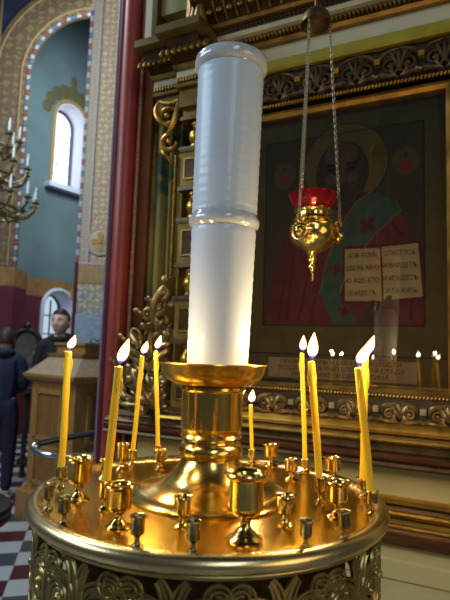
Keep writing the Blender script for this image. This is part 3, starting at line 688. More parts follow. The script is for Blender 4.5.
# plaque under the picture
flat('plaque', rect(-0.585, 1.246, -0.150, 1.306), .0030, 'p_plaque')
for i, s_ in enumerate(('ПРАВИЛО ВѢРЫ И ОБРАЗЪ КРОТОСТИ', 'ВОЗДЕРЖАНІЯ УЧИТЕЛЯ ЯВИ ТЯ СТАДУ', 'ТВОЕМУ ЯЖЕ ВЕЩЕЙ ИСТИНА')):
    text(s_, 0.0175, (X(-0.368), -.0038, 1.295 - i * .0185 - IZ), 'p_ink', icon, sx=1.05 if i < 2 else 1.1)

# ================================================================= CURTAIN
cur = MB()
nu, nz = 60, 30
grid = []
for j in range(nz + 1):
    z = 1.10 + 1.25 * j / nz; row = []
    for i in range(nu + 1):
        t = i / nu; u = -1.079 + 0.155 * t
        d = 0.055 + 0.018 * sin(t * 2 * pi * 3.2 + .4 * sin(z * 3)) + 0.006 * sin(t * 2 * pi * 7 + z * 2)
        row.append(cur.bm.verts.new((u, d, z)))
    grid.append(row)
for j in range(nz):
    for i in range(nu): cur.face((grid[j][i], grid[j][i + 1], grid[j + 1][i + 1], grid[j + 1][i]))
curtain = cur.build('curtain', 'curtain', smooth=80); curtain.location = wall_pt(0); curtain.rotation_euler = (0, 0, WALL_RZ)
tag(curtain, 'olive green patterned curtain hanging in folds between red pillar and gilded column', 'curtain')
sm = curtain.modifiers.new('thick', 'SOLIDIFY'); sm.thickness = 0.002
tag(struct(MB().box((-0.99, 0.115, 1.7), (0.18, 0.01, 3.4)).build('wall_niche', 'cream_wall')), None); bpy.data.objects['wall_niche'].location = wall_pt(0); bpy.data.objects['wall_niche'].rotation_euler = (0, 0, WALL_RZ)

# ================================================================= HANGING OIL LAMP
LX, LY = 0.188, 1.10
lamp = thing('hanging_oil_lamp', 'brass hanging oil lamp with red glass cup on long chains before the icon', 'oil lamp', (LX, LY, 1.476))
def Z(z): return z - 1.484
MB().lathe([(0, Z(1.484)), (.003, Z(1.486)), (.004, Z(1.495)), (.003, Z(1.503)), (.006, Z(1.510)), (.009, Z(1.516)), (.006, Z(1.522)), (.010, Z(1.528)), (.012, Z(1.534)), (.008, Z(1.540)), (.014, Z(1.547)), (.016, Z(1.552))], seg=20).build('finial', 'brass', lamp)
MB().lathe([(.014, Z(1.548)), (.030, Z(1.556)), (.045, Z(1.570)), (.051, Z(1.588)), (.049, Z(1.600)), (.051, Z(1.603)), (.051, Z(1.607)), (.046, Z(1.611)), (.042, Z(1.616)), (.044, Z(1.619)), (.043, Z(1.623)), (.037, Z(1.628)), (.037, Z(1.634)), (.042, Z(1.638)), (.043, Z(1.642)), (.040, Z(1.644)), (.034, Z(1.640)), (.032, Z(1.600)), (0, Z(1.580))], seg=40).build('bowl', 'brass', lamp)
MB().lathe([(0, Z(1.616)), (.026, Z(1.618)), (.034, Z(1.640)), (.043, Z(1.655)), (.049, Z(1.664)), (.053, Z(1.677)), (.051, Z(1.677)), (.046, Z(1.664)), (.040, Z(1.655)), (.031, Z(1.641)), (.022, Z(1.624)), (0, Z(1.622))], seg=40).build('red_glass_cup', 'red_glass', lamp)
tag(MB().lathe([(0, Z(1.6225)), (.026, Z(1.628)), (.033, Z(1.645)), (.033, Z(1.646)), (0, Z(1.646))], seg=24).build('oil', mat('oil', (0.5, 0.12, 0.02), 0.1)), 'amber oil').parent = lamp
fl = MB().lathe([(0, 0), (.003, .002), (.0045, .008), (.003, .015), (0, .021)], (0, 0, Z(1.650)), 12).build('lamp_flame', 'flame', lamp)
MB().lathe([(0, Z(1.640)), (.001, Z(1.640)), (.001, Z(1.652)), (0, Z(1.652))], seg=6).build('lamp_wick', 'wick', lamp)
def chain(p, q, r=.0028):
    p, q = Vector(p), Vector(q); L = (q - p).length; n = int(L / .0076); d = (q - p).normalized(); a = d.orthogonal().normalized(); b = d.cross(a); m = MB()
    for i in range(n):
        c = p + d * (i + .5) * L / n; s = a if i % 2 else b
        m.tube([c + d * cos(t) * .0052 + s * sin(t) * .0030 for t in [2 * pi * k / 8 for k in range(8)]], .00095, 4, closed=True)
    return m
angs = [radians(230), radians(-10), radians(110)]
zt = Z(2.085)
for k, a in enumerate(angs):
    p = (0.052 * cos(a), 0.052 * sin(a), Z(1.612)); t = (0.030 * cos(a), 0.030 * sin(a), zt)
    # chain arm with a little cherub head plate
    arm = MB(); o = Vector((cos(a), sin(a), 0)); tn = Vector((-sin(a), cos(a), 0))
    base = o * .050 + Vector((0, 0, Z(1.585)))
    arm.tube([o * .048 + Vector((0, 0, Z(1.612))), o * .058 + Vector((0, 0, Z(1.620))), o * .060 + Vector((0, 0, Z(1.606)))], .0032, 8)
    arm.ball(base + o * .006, .0125, 14, 10, (.9, .9, 1.05))
    arm.tube([base + o * .004 + (tn * cos(t2) + Vector((0, 0, 1)) * sin(t2)) * .017 for t2 in [2 * pi * i / 20 for i in range(20)]], .0030, 6, closed=True)
    for sg in (-1, 1):
        for q in range(4):
            d1 = (tn * sg * cos(q * .45 - .3) + Vector((0, 0, 1)) * sin(q * .45 - .3))
            arm.tube([base + d1 * .012, base + d1 * .021 + o * .004, base + d1 * .028], [.003, .0034, .0012], 6)
    arm.build('cherub_mount', 'brass', lamp)
    chain((o * .058) + Vector((0, 0, Z(1.622))), t).build('chain', 'chain_brass', lamp)
MB().lathe([(0, Z(2.122)), (.006, Z(2.122)), (.010, Z(2.117)), (.020, Z(2.112)), (.029, Z(2.102)), (.034, Z(2.088)), (.036, Z(2.078)), (.034, Z(2.078)), (.030, Z(2.088)), (.020, Z(2.102)), (0, Z(2.106))], seg=32).build('chain_canopy', 'dark_brass', lamp)
MB().tube([(0, 0, Z(2.12)), (0, 0, Z(2.60))], .004, 8).build('hanging_rod', 'dark_brass', lamp)
bk = MB().tube([(0, 0, Z(2.60)), (0.08, 0.16, Z(2.60)), (0.178, 0.36, Z(2.60))], .008, 8).build('bracket_arm', 'dark_brass', lamp)

# ================================================================= CANDLE STAND
ZT = 1.108
CX, CY = -0.014, 0.783
stand = thing('candle_stand', 'round brass church candle stand with openwork skirt and many candle cups', 'candle stand', (CX, CY, 0))
def S(x, y, z): return (x - CX, y - CY, z)
MB().lathe([(0, ZT - .012), (.243, ZT - .012), (.245, ZT - .006), (.243, ZT), (0, ZT)], seg=96).build('tray', 'brass_tray', stand)
ring = [(.2445 + .0115 * cos(t), ZT - .003 + .0105 * sin(t)) for t in [2 * pi * k / 16 for k in range(16)]]
MB().lathe(ring, seg=128, closed=True).build('tray_rim', 'brass_rim', stand)
# openwork skirt
SKR = 0.240
def wrap(s, z, r=SKR): a = s / SKR; return (r * cos(a), r * sin(a), z)
m = MB(); zt_, zb_ = ZT - .019, ZT - .116
N = 13; pw_ = 2 * pi * SKR / N
def sk(pts, r): m.tube([wrap(q[0], q[1], SKR + q[2]) for q in pts], r, 6)
def ribbon(pts, w_):
    """flat band with two raised edges and a hollow between them"""
    n = len(pts); L, Rt, C = [], [], []
    for i, p in enumerate(pts):
        q, o = pts[min(i + 1, n - 1)], pts[max(i - 1, 0)]
        dx, dz = q[0] - o[0], q[1] - o[1]; l = hypot(dx, dz) or 1
        f = w_ * (.35 + .65 * sin(pi * min(1, max(0.0, (i + 1) / (n + 1)))) ** .6)
        nx_, nz_ = -dz / l * f, dx / l * f
        L.append((p[0] + nx_, p[1] + nz_, .0025)); Rt.append((p[0] - nx_, p[1] - nz_, .0025)); C.append((p[0], p[1], -.0012))
    sk(L, .0021); sk(Rt, .0021); sk(C, w_ * .72)
zm = (zt_ + zb_) / 2 + .004
for k in range(N):
    s0 = k * pw_
    for sg in (-1, 1):
        c = (s0 + sg * pw_ * .235, zm - .006)
        n = 48; sp1 = []
        for i in range(n + 1):
            t = i / n; r = .004 + .030 * t; a = -pi / 2 - sg * (1.75 * 2 * pi * (1 - t)) + (pi if sg < 0 else 0) * 0
            sp1.append((c[0] + r * cos(a), c[1] + r * sin(a)))
        ribbon(sp1, .0066)
        m.ball(wrap(c[0], c[1], SKR + .002), .0055, 8, 6)
        # band running from the foot of the scroll up and over to the edge of the bay
        b = bez((c[0], c[1] - .030, 0), (s0 + sg * pw_ * .56, zm - .034, 0), (s0 + sg * pw_ * .50, zm + .03, 0), (s0 + sg * pw_ * .36, zt_ - .004, 0), 18)
        ribbon([(p[0], p[1]) for p in b], .0062)
        # small upper scroll between the large ones
        c2 = (s0 + sg * pw_ * .115, zt_ - .020); sp2 = []
        for i in range(31):
            t = i / 30; r = .002 + .013 * t; a = pi / 2 + sg * (1.3 * 2 * pi * t)
            sp2.append((c2[0] + r * cos(a), c2[1] + r * sin(a)))
        ribbon(sp2, .0034)
        # leaf under the scroll
        b = bez((s0, zb_, 0), (s0 + sg * .012, zb_ + .03, 0), (s0 + sg * .022, zb_ + .02, 0), (s0 + sg * pw_ * .42, zb_ + .006, 0), 14)
        ribbon([(p[0], p[1]) for p in b], .0054)
    b = [(s0, zb_ + (zt_ - zb_) * i / 12) for i in range(9)]
    ribbon(b, .0045)
m.build('openwork_skirt', 'frieze', stand)
for z in (zt_ + .003, zb_):
    MB().tube([wrap(2 * pi * SKR * i / 96, z) for i in range(96)], .005, 8, closed=True).build('skirt_rail', 'frieze', stand)
# bell, ring, column, pan
MB().lathe([(.117, ZT), (.118, ZT + .003), (.112, ZT + .0075), (.100, ZT + .0105), (.086, ZT + .0145), (.072, ZT + .020), (.060, ZT + .028), (.051, ZT + .038), (.045, ZT + .047), (.042, ZT + .054), (0, ZT + .054)], seg=96).build('bell_base', 'brass', stand)
MB().lathe([(0, 1.161), (.040, 1.161), (.045, 1.163), (.0480, 1.169), (.0482, 1.176), (.045, 1.182), (.041, 1.185), (.0405, 1.188), (.044, 1.190), (.0465, 1.193), (.044, 1.197), (0, 1.197)], seg=80).build('collar', 'brass', stand)
MB().lathe([(0, 1.195), (.041, 1.195), (.0445, 1.200), (.046, 1.208), (.0462, 1.258), (.0465, 1.259), (.0495, 1.262), (.0495, 1.266), (.0465, 1.268), (0, 1.268)], seg=80).build('shaft', 'brass', stand)
MB().lathe([(0, 1.2675), (.046, 1.2675), (.060, 1.270), (.071, 1.277), (.077, 1.287), (.080, 1.298), (.0815, 1.2995), (.081, 1.301), (.079, 1.300), (.076, 1.290), (.069, 1.280), (.058, 1.2745), (0, 1.2735)], seg=80).build('drip_pan', 'brass_pan', stand)
MB().lathe([(.150, ZT - .012), (.198, ZT - .012), (.198, ZT - .120), (.190, ZT - .126), (.150, ZT - .126)], seg=64, closed=True).build('shade_drum', 'dark_brass', stand)  # added dark drum in place of the shade behind the skirt
# pedestal under the tray down to the floor
MB().lathe([(0, .955), (.03, .955), (.045, .96), (.05, 1.0), (.09, 1.06), (.15, ZT - .02), (.20, ZT - .0125), (0, ZT - .0125)], seg=48).build('tray_support', 'dark_brass', stand)
MB().lathe([(0, .10), (.05, .10), (.055, .13), (.035, .17), (.03, .30), (.05, .45), (.055, .55), (.035, .62), (.03, .85), (.045, .90), (.04, .956), (0, .956)], seg=40).build('pedestal', 'brass', stand)
MB().lathe([(0, 0), (.21, 0), (.21, .02), (.18, .035), (.12, .05), (.07, .08), (.06, .10), (0, .10)], seg=48).build('foot', 'brass', stand)

def cup(name, x, y, h, rr, fr, m_, big, rim_m=None):
    z = ZT
    if big:
        bt = h * .40
        prof = [(0, 0), (fr, 0), (fr * 1.02, h * .03), (fr * .93, h * .06), (fr * .70, h * .085), (fr * .62, h * .12), (fr * .48, h * .155), (rr * .30, h * .19), (rr * .24, h * .23), (rr * .24, h * .29), (rr * .36, h * .32), (rr * .28, h * .35), (rr * .30, h * .38), (rr * .62, bt), (rr * .74, bt + h * .05), (rr * .77, bt + h * .12), (rr * .78, h * .88), (rr * .86, h * .93), (rr * .98, h * .955), (rr, h * .98), (rr * .97, h), (rr * .84, h * .985), (rr * .72, h * .93), (rr * .70, h * .86), (rr * .69, bt + h * .10), (0, bt + h * .08)]
    else:
        bt = h * .42
        prof = [(0, 0), (fr, 0), (fr * 1.03, h * .05), (fr * .85, h * .09), (fr * .55, h * .13), (rr * .34, h * .20), (rr * .30, h * .32), (rr * .36, h * .36), (rr * .62, bt), (rr * .80, bt + h * .04), (rr * .82, bt + h * .10), (rr * .80, h * .90), (rr * .90, h * .94), (rr, h * .97), (rr * .96, h), (rr * .80, h * .985), (rr * .70, h * .93), (rr * .69, bt + h * .10), (0, bt + h * .08)]
    o = MB().lathe(prof, S(x, y, z), 28).build(name, m_, stand)
    return o
CUPS = [('A', .031, .598, .076, .0259, .0203), ('B', -.118, .629, .050, .0195, .0154), ('C', -.194, .731, .058, .0205, .0160), ('D', .156, .690, .047, .0170, .0137), ('E', .200, .925, .040, .0175, .0145),
        ('F', .098, 1.000, .041, .0170, .0135), ('G', -.170, .913, .046, .0131, .0113), ('H', .121, .882, .036, .0134, .0118), ('I', -.105, .930, .035, .0133, .0106), ('J', -.043, .637, .036, .0125, .0100), ('K', .084, .656, .036, .0145, .0112), ('L', -.188, .855, .030, .0098, .0089),
        ('a', -.220, .684, .033, .0075, .0062), ('b', -.183, .630, .033, .0092, .0076), ('c', -.239, .793, .031, .0090, .0075), ('d', -.085, .565, .035, .0092, .0078), ('e', -.025, .554, .035, .0090, .0078), ('f', .097, .580, .031, .0080, .0066), ('g', .146, .611, .033, .0084, .0068),
        ('h', .208, .716, .030, .0098, .0072), ('i', .218, .798, .028, .0098, .0076), ('j', .158, .968, .024, .0092, .0083), ('k', .145, .755, .037, .0096, .0079), ('l', .062, 1.014, .027, .0090, .0079), ('m', -.160, .955, .027, .0085, .0074), ('n', -.117, .985, .032, .0085, .0076), ('o', -.149, .691, .038, .0096, .0074)]
CP = {}; SCL = {}
for k, x, y, h, rr, fr in CUPS:
    # keep every cup on the tray
    sc_ = 1.0
    while hypot(x * sc_ - CX, y * sc_ - CY) > .2315 and sc_ > .9: sc_ -= .002
    if hypot(x * sc_ - CX, y * sc_ - CY) > .2325: sc_ = 1.0
    x, y = x * sc_, y * sc_
    SCL[k] = sc_
    CP[k] = (x, y, h, rr)
    dark = k in 'abcdefg'
    o = cup('candle_cup', x, y, h, rr, fr, 'dark_reflection_cup' if dark else 'brass_cup', k in 'ABCDEF')
    if k == 'A': o['label'] = 'largest flared brass cup at the front of the tray'
    if dark: o['label'] = 'small cup near the tray edge, dark reflections put into its colour'

# ================================================================= WHITE PILLAR CANDLE
pc = thing('pillar_candle', 'thick white two-section pillar candle standing in the brass drip pan', 'candle', (CX + .0055, CY, 1.2735)); pc.scale = (1.02, 1.02, .985)
pc.rotation_euler = (radians(2.2), radians(0.75), 0)
def PZ(z): return z - 1.2735
grooves = lambda z0, z1, r0, r1, n: [(r0 + (r1 - r0) * i / n + .0004 * sin(i * 2.4), z0 + (z1 - z0) * i / n) for i in range(n + 1)]
MB().lathe([(0, PZ(1.2738)), (.0445, PZ(1.2738)), (.0453, PZ(1.277)), (.0453, PZ(1.300))] + grooves(PZ(1.31), PZ(1.505), .0455, .0488, 30) + [(.0480, PZ(1.509)), (.047, PZ(1.512)), (0, PZ(1.512))], seg=80).build('lower_section', 'porcelain', pc, smooth=60)
o = MB().lathe([(0, PZ(1.508)), (.0470, PZ(1.508)), (.0475, PZ(1.511)), (.0520, PZ(1.513)), (.0540, PZ(1.519)), (.0530, PZ(1.525)), (.0500, PZ(1.530)), (.0490, PZ(1.533)), (0, PZ(1.533))], seg=80).build('joint_collar', 'porcelain_rim', pc, smooth=60)
MB().lathe([(0, PZ(1.532)), (.0490, PZ(1.532)), (.0493, PZ(1.537)), (.0488, PZ(1.539))] + grooves(PZ(1.541), PZ(1.760), .0492, .0505, 40) + [(.050, PZ(1.762)), (0, PZ(1.762))], seg=80).build('upper_section', 'porcelain', pc, smooth=60)
MB().lathe([(.0500, PZ(1.762)), (.0535, PZ(1.7645)), (.0560, PZ(1.768)), (.0562, PZ(1.776)), (.0550, PZ(1.782)), (.0525, PZ(1.7845)), (.0490, PZ(1.785)), (.0455, PZ(1.780)), (.043, PZ(1.765)), (0, PZ(1.762))], seg=80).build('top_rim', 'porcelain_rim', pc, smooth=60)
wm = MB().tube([(0, 0, PZ(1.762)), (.001, 0, PZ(1.770)), (.002, .001, PZ(1.778))], .0012, 6).build('wick', 'wick', pc)

# ================================================================= TAPER CANDLES
FL = []
TAPERS = [ # cup, radius, top (x,z), flame len, flame radius, lean, label
    ('c', .0054, -.2385, 1.3105, .024, .0048, .30, 'lit yellow taper farthest left, standing against the wooden lectern'),
    ('o', .0056, -.139, 1.294, .036, .0058, .26, 'lit thick taper in front of the red pillar'),
    ('m', .0045, -.150, 1.305, .026, .0050, .24, 'lit thin taper leaning right, before the carved acanthus bracket, left of another'),
    ('n', .0042, -.129, 1.315, .028, .0047, .22, 'lit thin taper nearest the white pillar candle on its left'),
    ('l', .0038, .057, 1.218, .026, .0052, .10, 'shortest lit taper, burning just right of the brass shaft'),
    ('j', .0044, .149, 1.320, .030, .0050, .02, 'lit slim upright taper first to the right of the drip pan'),
    ('k', .0055, .130, 1.308, .040, .0062, .05, 'lit taper leaning left, second to the right of the drip pan'),
    ('h', .0055, .189, 1.302, .037, .0066, .42, 'lit thick taper at far right, front one of the close pair'),
    ('i', .0050, .222, 1.316, .034, .0058, .36, 'lit taper at far right, hidden partly behind the front one of the pair')]
for ck, r, tx, tz, flen, frad, lean, lab in TAPERS:
    bx, by, bh, brr = CP[ck]; tx *= SCL[ck]
    zb = ZT + bh * (.42 + .12)
    t = thing('taper_candle', lab, 'candle', (bx, by, zb), 0, 'lit yellow taper candles')
    r = min(r, brr * .66)
    L = tz - zb; dx = tx - bx
    n = 16; rn = random.Random(ck)
    pts = [(dx * i / n + .0004 * sin(i * .35), .0003 * sin(i * .4), L * i / n) for i in range(n + 1)]
    wx = MB().tube(pts, [r * (.97 + .03 * sin(i * 1.3)) for i in range(n + 1)], 16)
    wx.ball((dx, 0, L - .0005), r * .93, 12, 8, (1, 1, .35))
    for q in range(3):   # drips
        a = rn.uniform(0, 6.28); z0 = L * rn.uniform(.86, .97)
        k_ = z0 / L
        wx.tube([(dx * k_ + r * .9 * cos(a), r * .9 * sin(a), z0), (dx * k_ + r * 1.0 * cos(a), r * 1.0 * sin(a), z0 - .01), (dx * k_ + r * .9 * cos(a), r * .9 * sin(a), z0 - .022)], [.0012, .0018, .0008], 6)
    wx.build('wax_stick', 'wax', t)
    MB().tube([(dx, 0, L - .001), (dx + .0005, 0, L + .004), (dx + .002, 0, L + .008)], .0007, 6).build('wick', 'wick', t)
    R = rotm(0, lean * .7, 0); frad *= 1.32; flen *= 1.05
    prof = [(0, 0), (.35, .05), (.62, .13), (.88, .25), (1.0, .37), (.93, .50), (.72, .65), (.46, .79), (.20, .92), (0, 1.0)]
    f = MB(); seg = 16; rings = []
    for a, z in prof:
        off = Vector((.10 * flen * (z ** 2) * (1 if lean > .15 else .3), 0, 0))
        f_c = R @ (Vector((0, 0, z * flen)) + off)
        rings.append((a * frad, f_c))
    vr = []
    for rad, c in rings:
        if rad < 1e-6: vr.append([f.bm.verts.new(c)])
        else: vr.append([f.bm.verts.new(c + Vector((rad * cos(2 * pi * k / seg), rad * sin(2 * pi * k / seg), 0))) for k in range(seg)])
    for A, B in zip(vr[:-1], vr[1:]):
        for k in range(seg):
            k2 = (k + 1) % seg
            if len(A) == 1: f.face((A[0], B[k2], B[k]))
            elif len(B) == 1: f.face((A[k], A[k2], B[0]))
            else: f.face((A[k], A[k2], B[k2], B[k]))
    f.build('flame', 'flame', t, loc=(dx + .001, 0, L + .003))
    FL.append((Vector((bx + dx + .001, by, zb + L + .003)) + R @ Vector((0, 0, flen * .5)), flen))

# ================================================================= WOODEN LECTERN
lec = thing('wooden_lectern', 'tall panelled oak lectern with hipped sloping top beside the red pillar', 'lectern', (-1.06, 3.75, 0), 0)
# two faces meet at the corner (0,0); left face runs to (-0.44,0.35), right face to (0.35,0.30)
A = Vector((0, 0, 0)); Lf = Vector((-0.44, 0.34, 0)); Rf = Vector((0.36, 0.36, 0))
ln, rn_ = Lf.length, Rf.length; ld_, rd_ = Lf.normalized(), Rf.normalized()
# (base frame: a quadrilateral prism)
def quad(off):
    o = (-(ld_ + rd_)).normalized() * off * 1.3
    p0 = A + o; p1 = Lf + (ld_ - rd_).normalized() * off * 1.3; p3 = Rf + (rd_ - ld_).normalized() * off * 1.3; p2 = Lf + Rf + (ld_ + rd_).normalized() * off * 1.3
    return [p0, p3, p2, p1]
def qprism(m, q, z0, z1, q2=None):
    a = [m.bm.verts.new((p.x, p.y, z0)) for p in q]; b = [m.bm.verts.new((p.x, p.y, z1)) for p in (q2 or q)]
    for i in range(4): m.face((a[i], a[(i + 1) % 4], b[(i + 1) % 4], b[i]))
    m.face(a[::-1]); m.face(b); return m
qprism(MB(), quad(0), 0.0, 1.045).build('body', 'oak', lec)
mm = MB(); qprism(mm, quad(.055), 0.0, .20); qprism(mm, quad(.055), .20, .225, quad(.02)); mm.build('base', 'oak', lec)
mm = MB(); qprism(mm, quad(.012), 1.035, 1.055, quad(.045)); qprism(mm, quad(.045), 1.055, 1.078, quad(.062)); qprism(mm, quad(.062), 1.078, 1.098); mm.build('ledge', 'oak', lec)
def hq(t): # quads shrinking to the cap
    q = quad(.05); c = (Lf + Rf) * .5 + Vector((.06, .06, 0)); return [p.lerp(c, t) for p in q]
qprism(MB(), hq(0), 1.098, 1.238, hq(.36)).build('sloping_top', 'oak_top', lec)
mm = MB(); qprism(mm, hq(.31), 1.236, 1.258); mm.build('top_rail', 'oak_dark', lec)
mm = MB(); qprism(mm, hq(.44), 1.258, 1.325); qprism(mm, hq(.40), 1.325, 1.345); mm.build('cap', 'oak', lec)
def panel(d, nrm, s0, s1, z0, z1):
    fr = MB(); R = Matrix((d, -nrm, Vector((0, 0, 1)))).transposed()
    for a, b, c_, e in ((s0, s1, z1 - .03, z1), (s0, s1, z0, z0 + .03), (s0, s0 + .03, z0, z1), (s1 - .03, s1, z0, z1)):
        fr.box(d * (a + b) / 2 + nrm * .008 + Vector((0, 0, (c_ + e) / 2)), (b - a, .022, e - c_), R)
    fr.build('panel_frame', 'oak', lec, bevel=.004)
    MB().box(d * (s0 + s1) / 2 + nrm * .002 + Vector((0, 0, (z0 + z1) / 2)), (s1 - s0 - .06, .008, z1 - z0 - .06), R).build('panel', 'oak_dark', lec)
nl = Vector((-ld_.y, ld_.x, 0)); nl = nl if nl.dot(Vector((0, -1, 0))) > 0 else -nl
nr = Vector((-rd_.y, rd_.x, 0)); nr = nr if nr.dot(Vector((0, -1, 0))) > 0 else -nr
for (z0, z1) in ((.27, .56), (.60, .98)):
    panel(ld_, nl, .13, ln - .08, z0, z1)
    panel(rd_, nr, .10, rn_ - .08, z0, z1)
MB().lathe([(0, 0), (.014, 0), (.014, .006), (.006, .02), (.011, .03), (0, .036)], (Vector((0, 0, .78)) + ld_ * .10 + nl * .01), 12, nl.to_track_quat('Z', 'Y').to_matrix()).build('knob', 'brass', lec)
# folded spectacles on the cap
sp_ = MB()
for sx in (-.03, .03): sp_.tube([(sx + .024 * cos(t), .0, .018 + .018 * sin(t)) for t in [2 * pi * i / 20 for i in range(20)]], .0035, 6, closed=True)
sp_.tube([(-.008, 0, .022), (0, -.002, .026), (.008, 0, .022)], .003, 6); sp_.tube([(-.054, 0, .022), (-.056, .06, .015), (-.05, .12, .006)], .003, 6); sp_.tube([(.054, 0, .022), (.056, .06, .015), (.05, .12, .006)], .003, 6)
spec = sp_.build('spectacles', 'black_paint'); spec.location = (-1.02, 4.14, 1.3452); spec.rotation_euler = (0, 0, .3)
tag(spec, 'black spectacles lying on the cap of the oak lectern', 'spectacles')

# ================================================================= RAIL LOOP in front of the pillar
rail = thing('handrail', 'U-shaped metal rail with dark back bar and bright steel end, fixed to the red pillar', 'rail', (-0.45, 1.98, 0.90))
def RL(p): return Vector(p) - Vector((-0.45, 1.98, 0.90))
ra = bez((-0.395, 2.06, 0.992), (-0.50, 2.05, 0.985), (-0.60, 2.03, 0.965), (-0.695, 1.98, 0.945), 16)
MB().tube([RL(p) for p in ra], .012, 10).build('back_bar', 'black_paint', rail)
rb = bez((-0.695, 1.98, 0.945), (-0.72, 1.94, 0.938), (-0.66, 1.88, 0.935), (-0.60, 1.86, 0.930), 12) + bez((-0.60, 1.86, 0.930), (-0.55, 1.86, 0.928), (-0.45, 1.90, 0.926), (-0.365, 1.93, 0.924), 12)[1:]
MB().tube([RL(p) for p in rb], .010, 10).build('front_bar', 'steel', rail)
MB().ball(RL((-0.690, 1.955, 0.941)), .019, 14, 10).build('end_knob', 'steel', rail)

# ================================================================= PEOPLE
def skin_mesh(joints, edges, voxel, extra=None, sub=1):
    me = bpy.data.meshes.new('tmp'); names = list(joints); idx = {n: i for i, n in enumerate(names)}
    bm = bmesh.new(); lay = bm.verts.layers.skin.verify()
    for n in names:
        p, r = joints[n]; v = bm.verts.new(p); r = r if isinstance(r, tuple) else (r, r); v[lay].radius = r
    bm.verts.ensure_lookup_table(); bm.verts[0][lay].use_root = True
    for a, b in edges: bm.edges.new((bm.verts[idx[a]], bm.verts[idx[b]]))
    bm.to_mesh(me); bm.free()
    o = bpy.data.objects.new('tmp', me); COL.objects.link(o)
    sk_ = o.modifiers.new('s', 'SKIN'); sk_.use_smooth_shade = True
    ss = o.modifiers.new('u', 'SUBSURF'); ss.levels = sub; ss.render_levels = sub
    dg = bpy.context.evaluated_depsgraph_get(); body = bpy.data.meshes.new_from_object(o.evaluated_get(dg)); bpy.data.objects.remove(o)
    bm = bmesh.new(); bm.from_mesh(body); bpy.data.meshes.remove(body)
    if extra: extra(bm)
    me = bpy.data.meshes.new('tmp2'); bm.to_mesh(me); bm.free()
    o = bpy.data.objects.new('tmp2', me); COL.objects.link(o)
    rm = o.modifiers.new('r', 'REMESH'); rm.mode = 'VOXEL'; rm.voxel_size = voxel; rm.use_smooth_shade = True
    s2 = o.modifiers.new('sm', 'SMOOTH'); s2.factor = .5; s2.iterations = 3
    dg = bpy.context.evaluated_depsgraph_get(); out = bpy.data.meshes.new_from_object(o.evaluated_get(dg)); bpy.data.objects.remove(o)
    for p in out.polygons: p.use_smooth = True
    return out
def g(x, c, s): return exp(-((x - c) / s) ** 2)
def head_verts(bm, c, yaw, s=1.0):
    ret = bmesh.ops.create_icosphere(bm, subdivisions=5, radius=1.0)
    R = rotm(0, 0, yaw)
    for v in ret['verts']:
        x, y, z = v.co
        X_, Y_, Z_ = x * .076, y * .096, z * .118
        if z < 0: X_ *= 1 - .30 * (-z) ** 1.5; Y_ *= 1 - .12 * (-z)
        if y < 0:
            fr = min(1, -y * 1.6)
            Y_ -= fr * (.024 * g(X_, 0, .012) * g(Z_, -.022, .022) + .010 * g(X_, 0, .010) * g(Z_, .01, .02))   # nose
            Y_ += fr * (.010 * (g(X_, .031, .016) + g(X_, -.031, .016)) * g(Z_, .008, .013))                       # sockets
            Y_ -= fr * (.006 * g(Z_, .03, .010) * g(X_, 0, .05))                                                    # brow
            Y_ -= fr * (.007 * g(X_, 0, .022) * g(Z_, -.065, .009))                                                 # lips
            Y_ -= fr * (.012 * g(X_, 0, .025) * g(Z_, -.100, .014))                                                 # chin
            Y_ -= fr * .005 * (g(X_, .045, .02) + g(X_, -.045, .02)) * g(Z_, -.025, .02)                           # cheekbones
        v.co = R @ (Vector((X_, Y_, Z_)) * s) + Vector(c)
    for sg in (-1, 1):
        r2 = bmesh.ops.create_icosphere(bm, subdivisions=2, radius=1.0)
        for v in r2['verts']:
            p = Vector((sg * .079 + v.co.x * .010, v.co.y * .019 + .012, v.co.z * .030 - .005))
            v.co = R @ (p * s) + Vector(c)
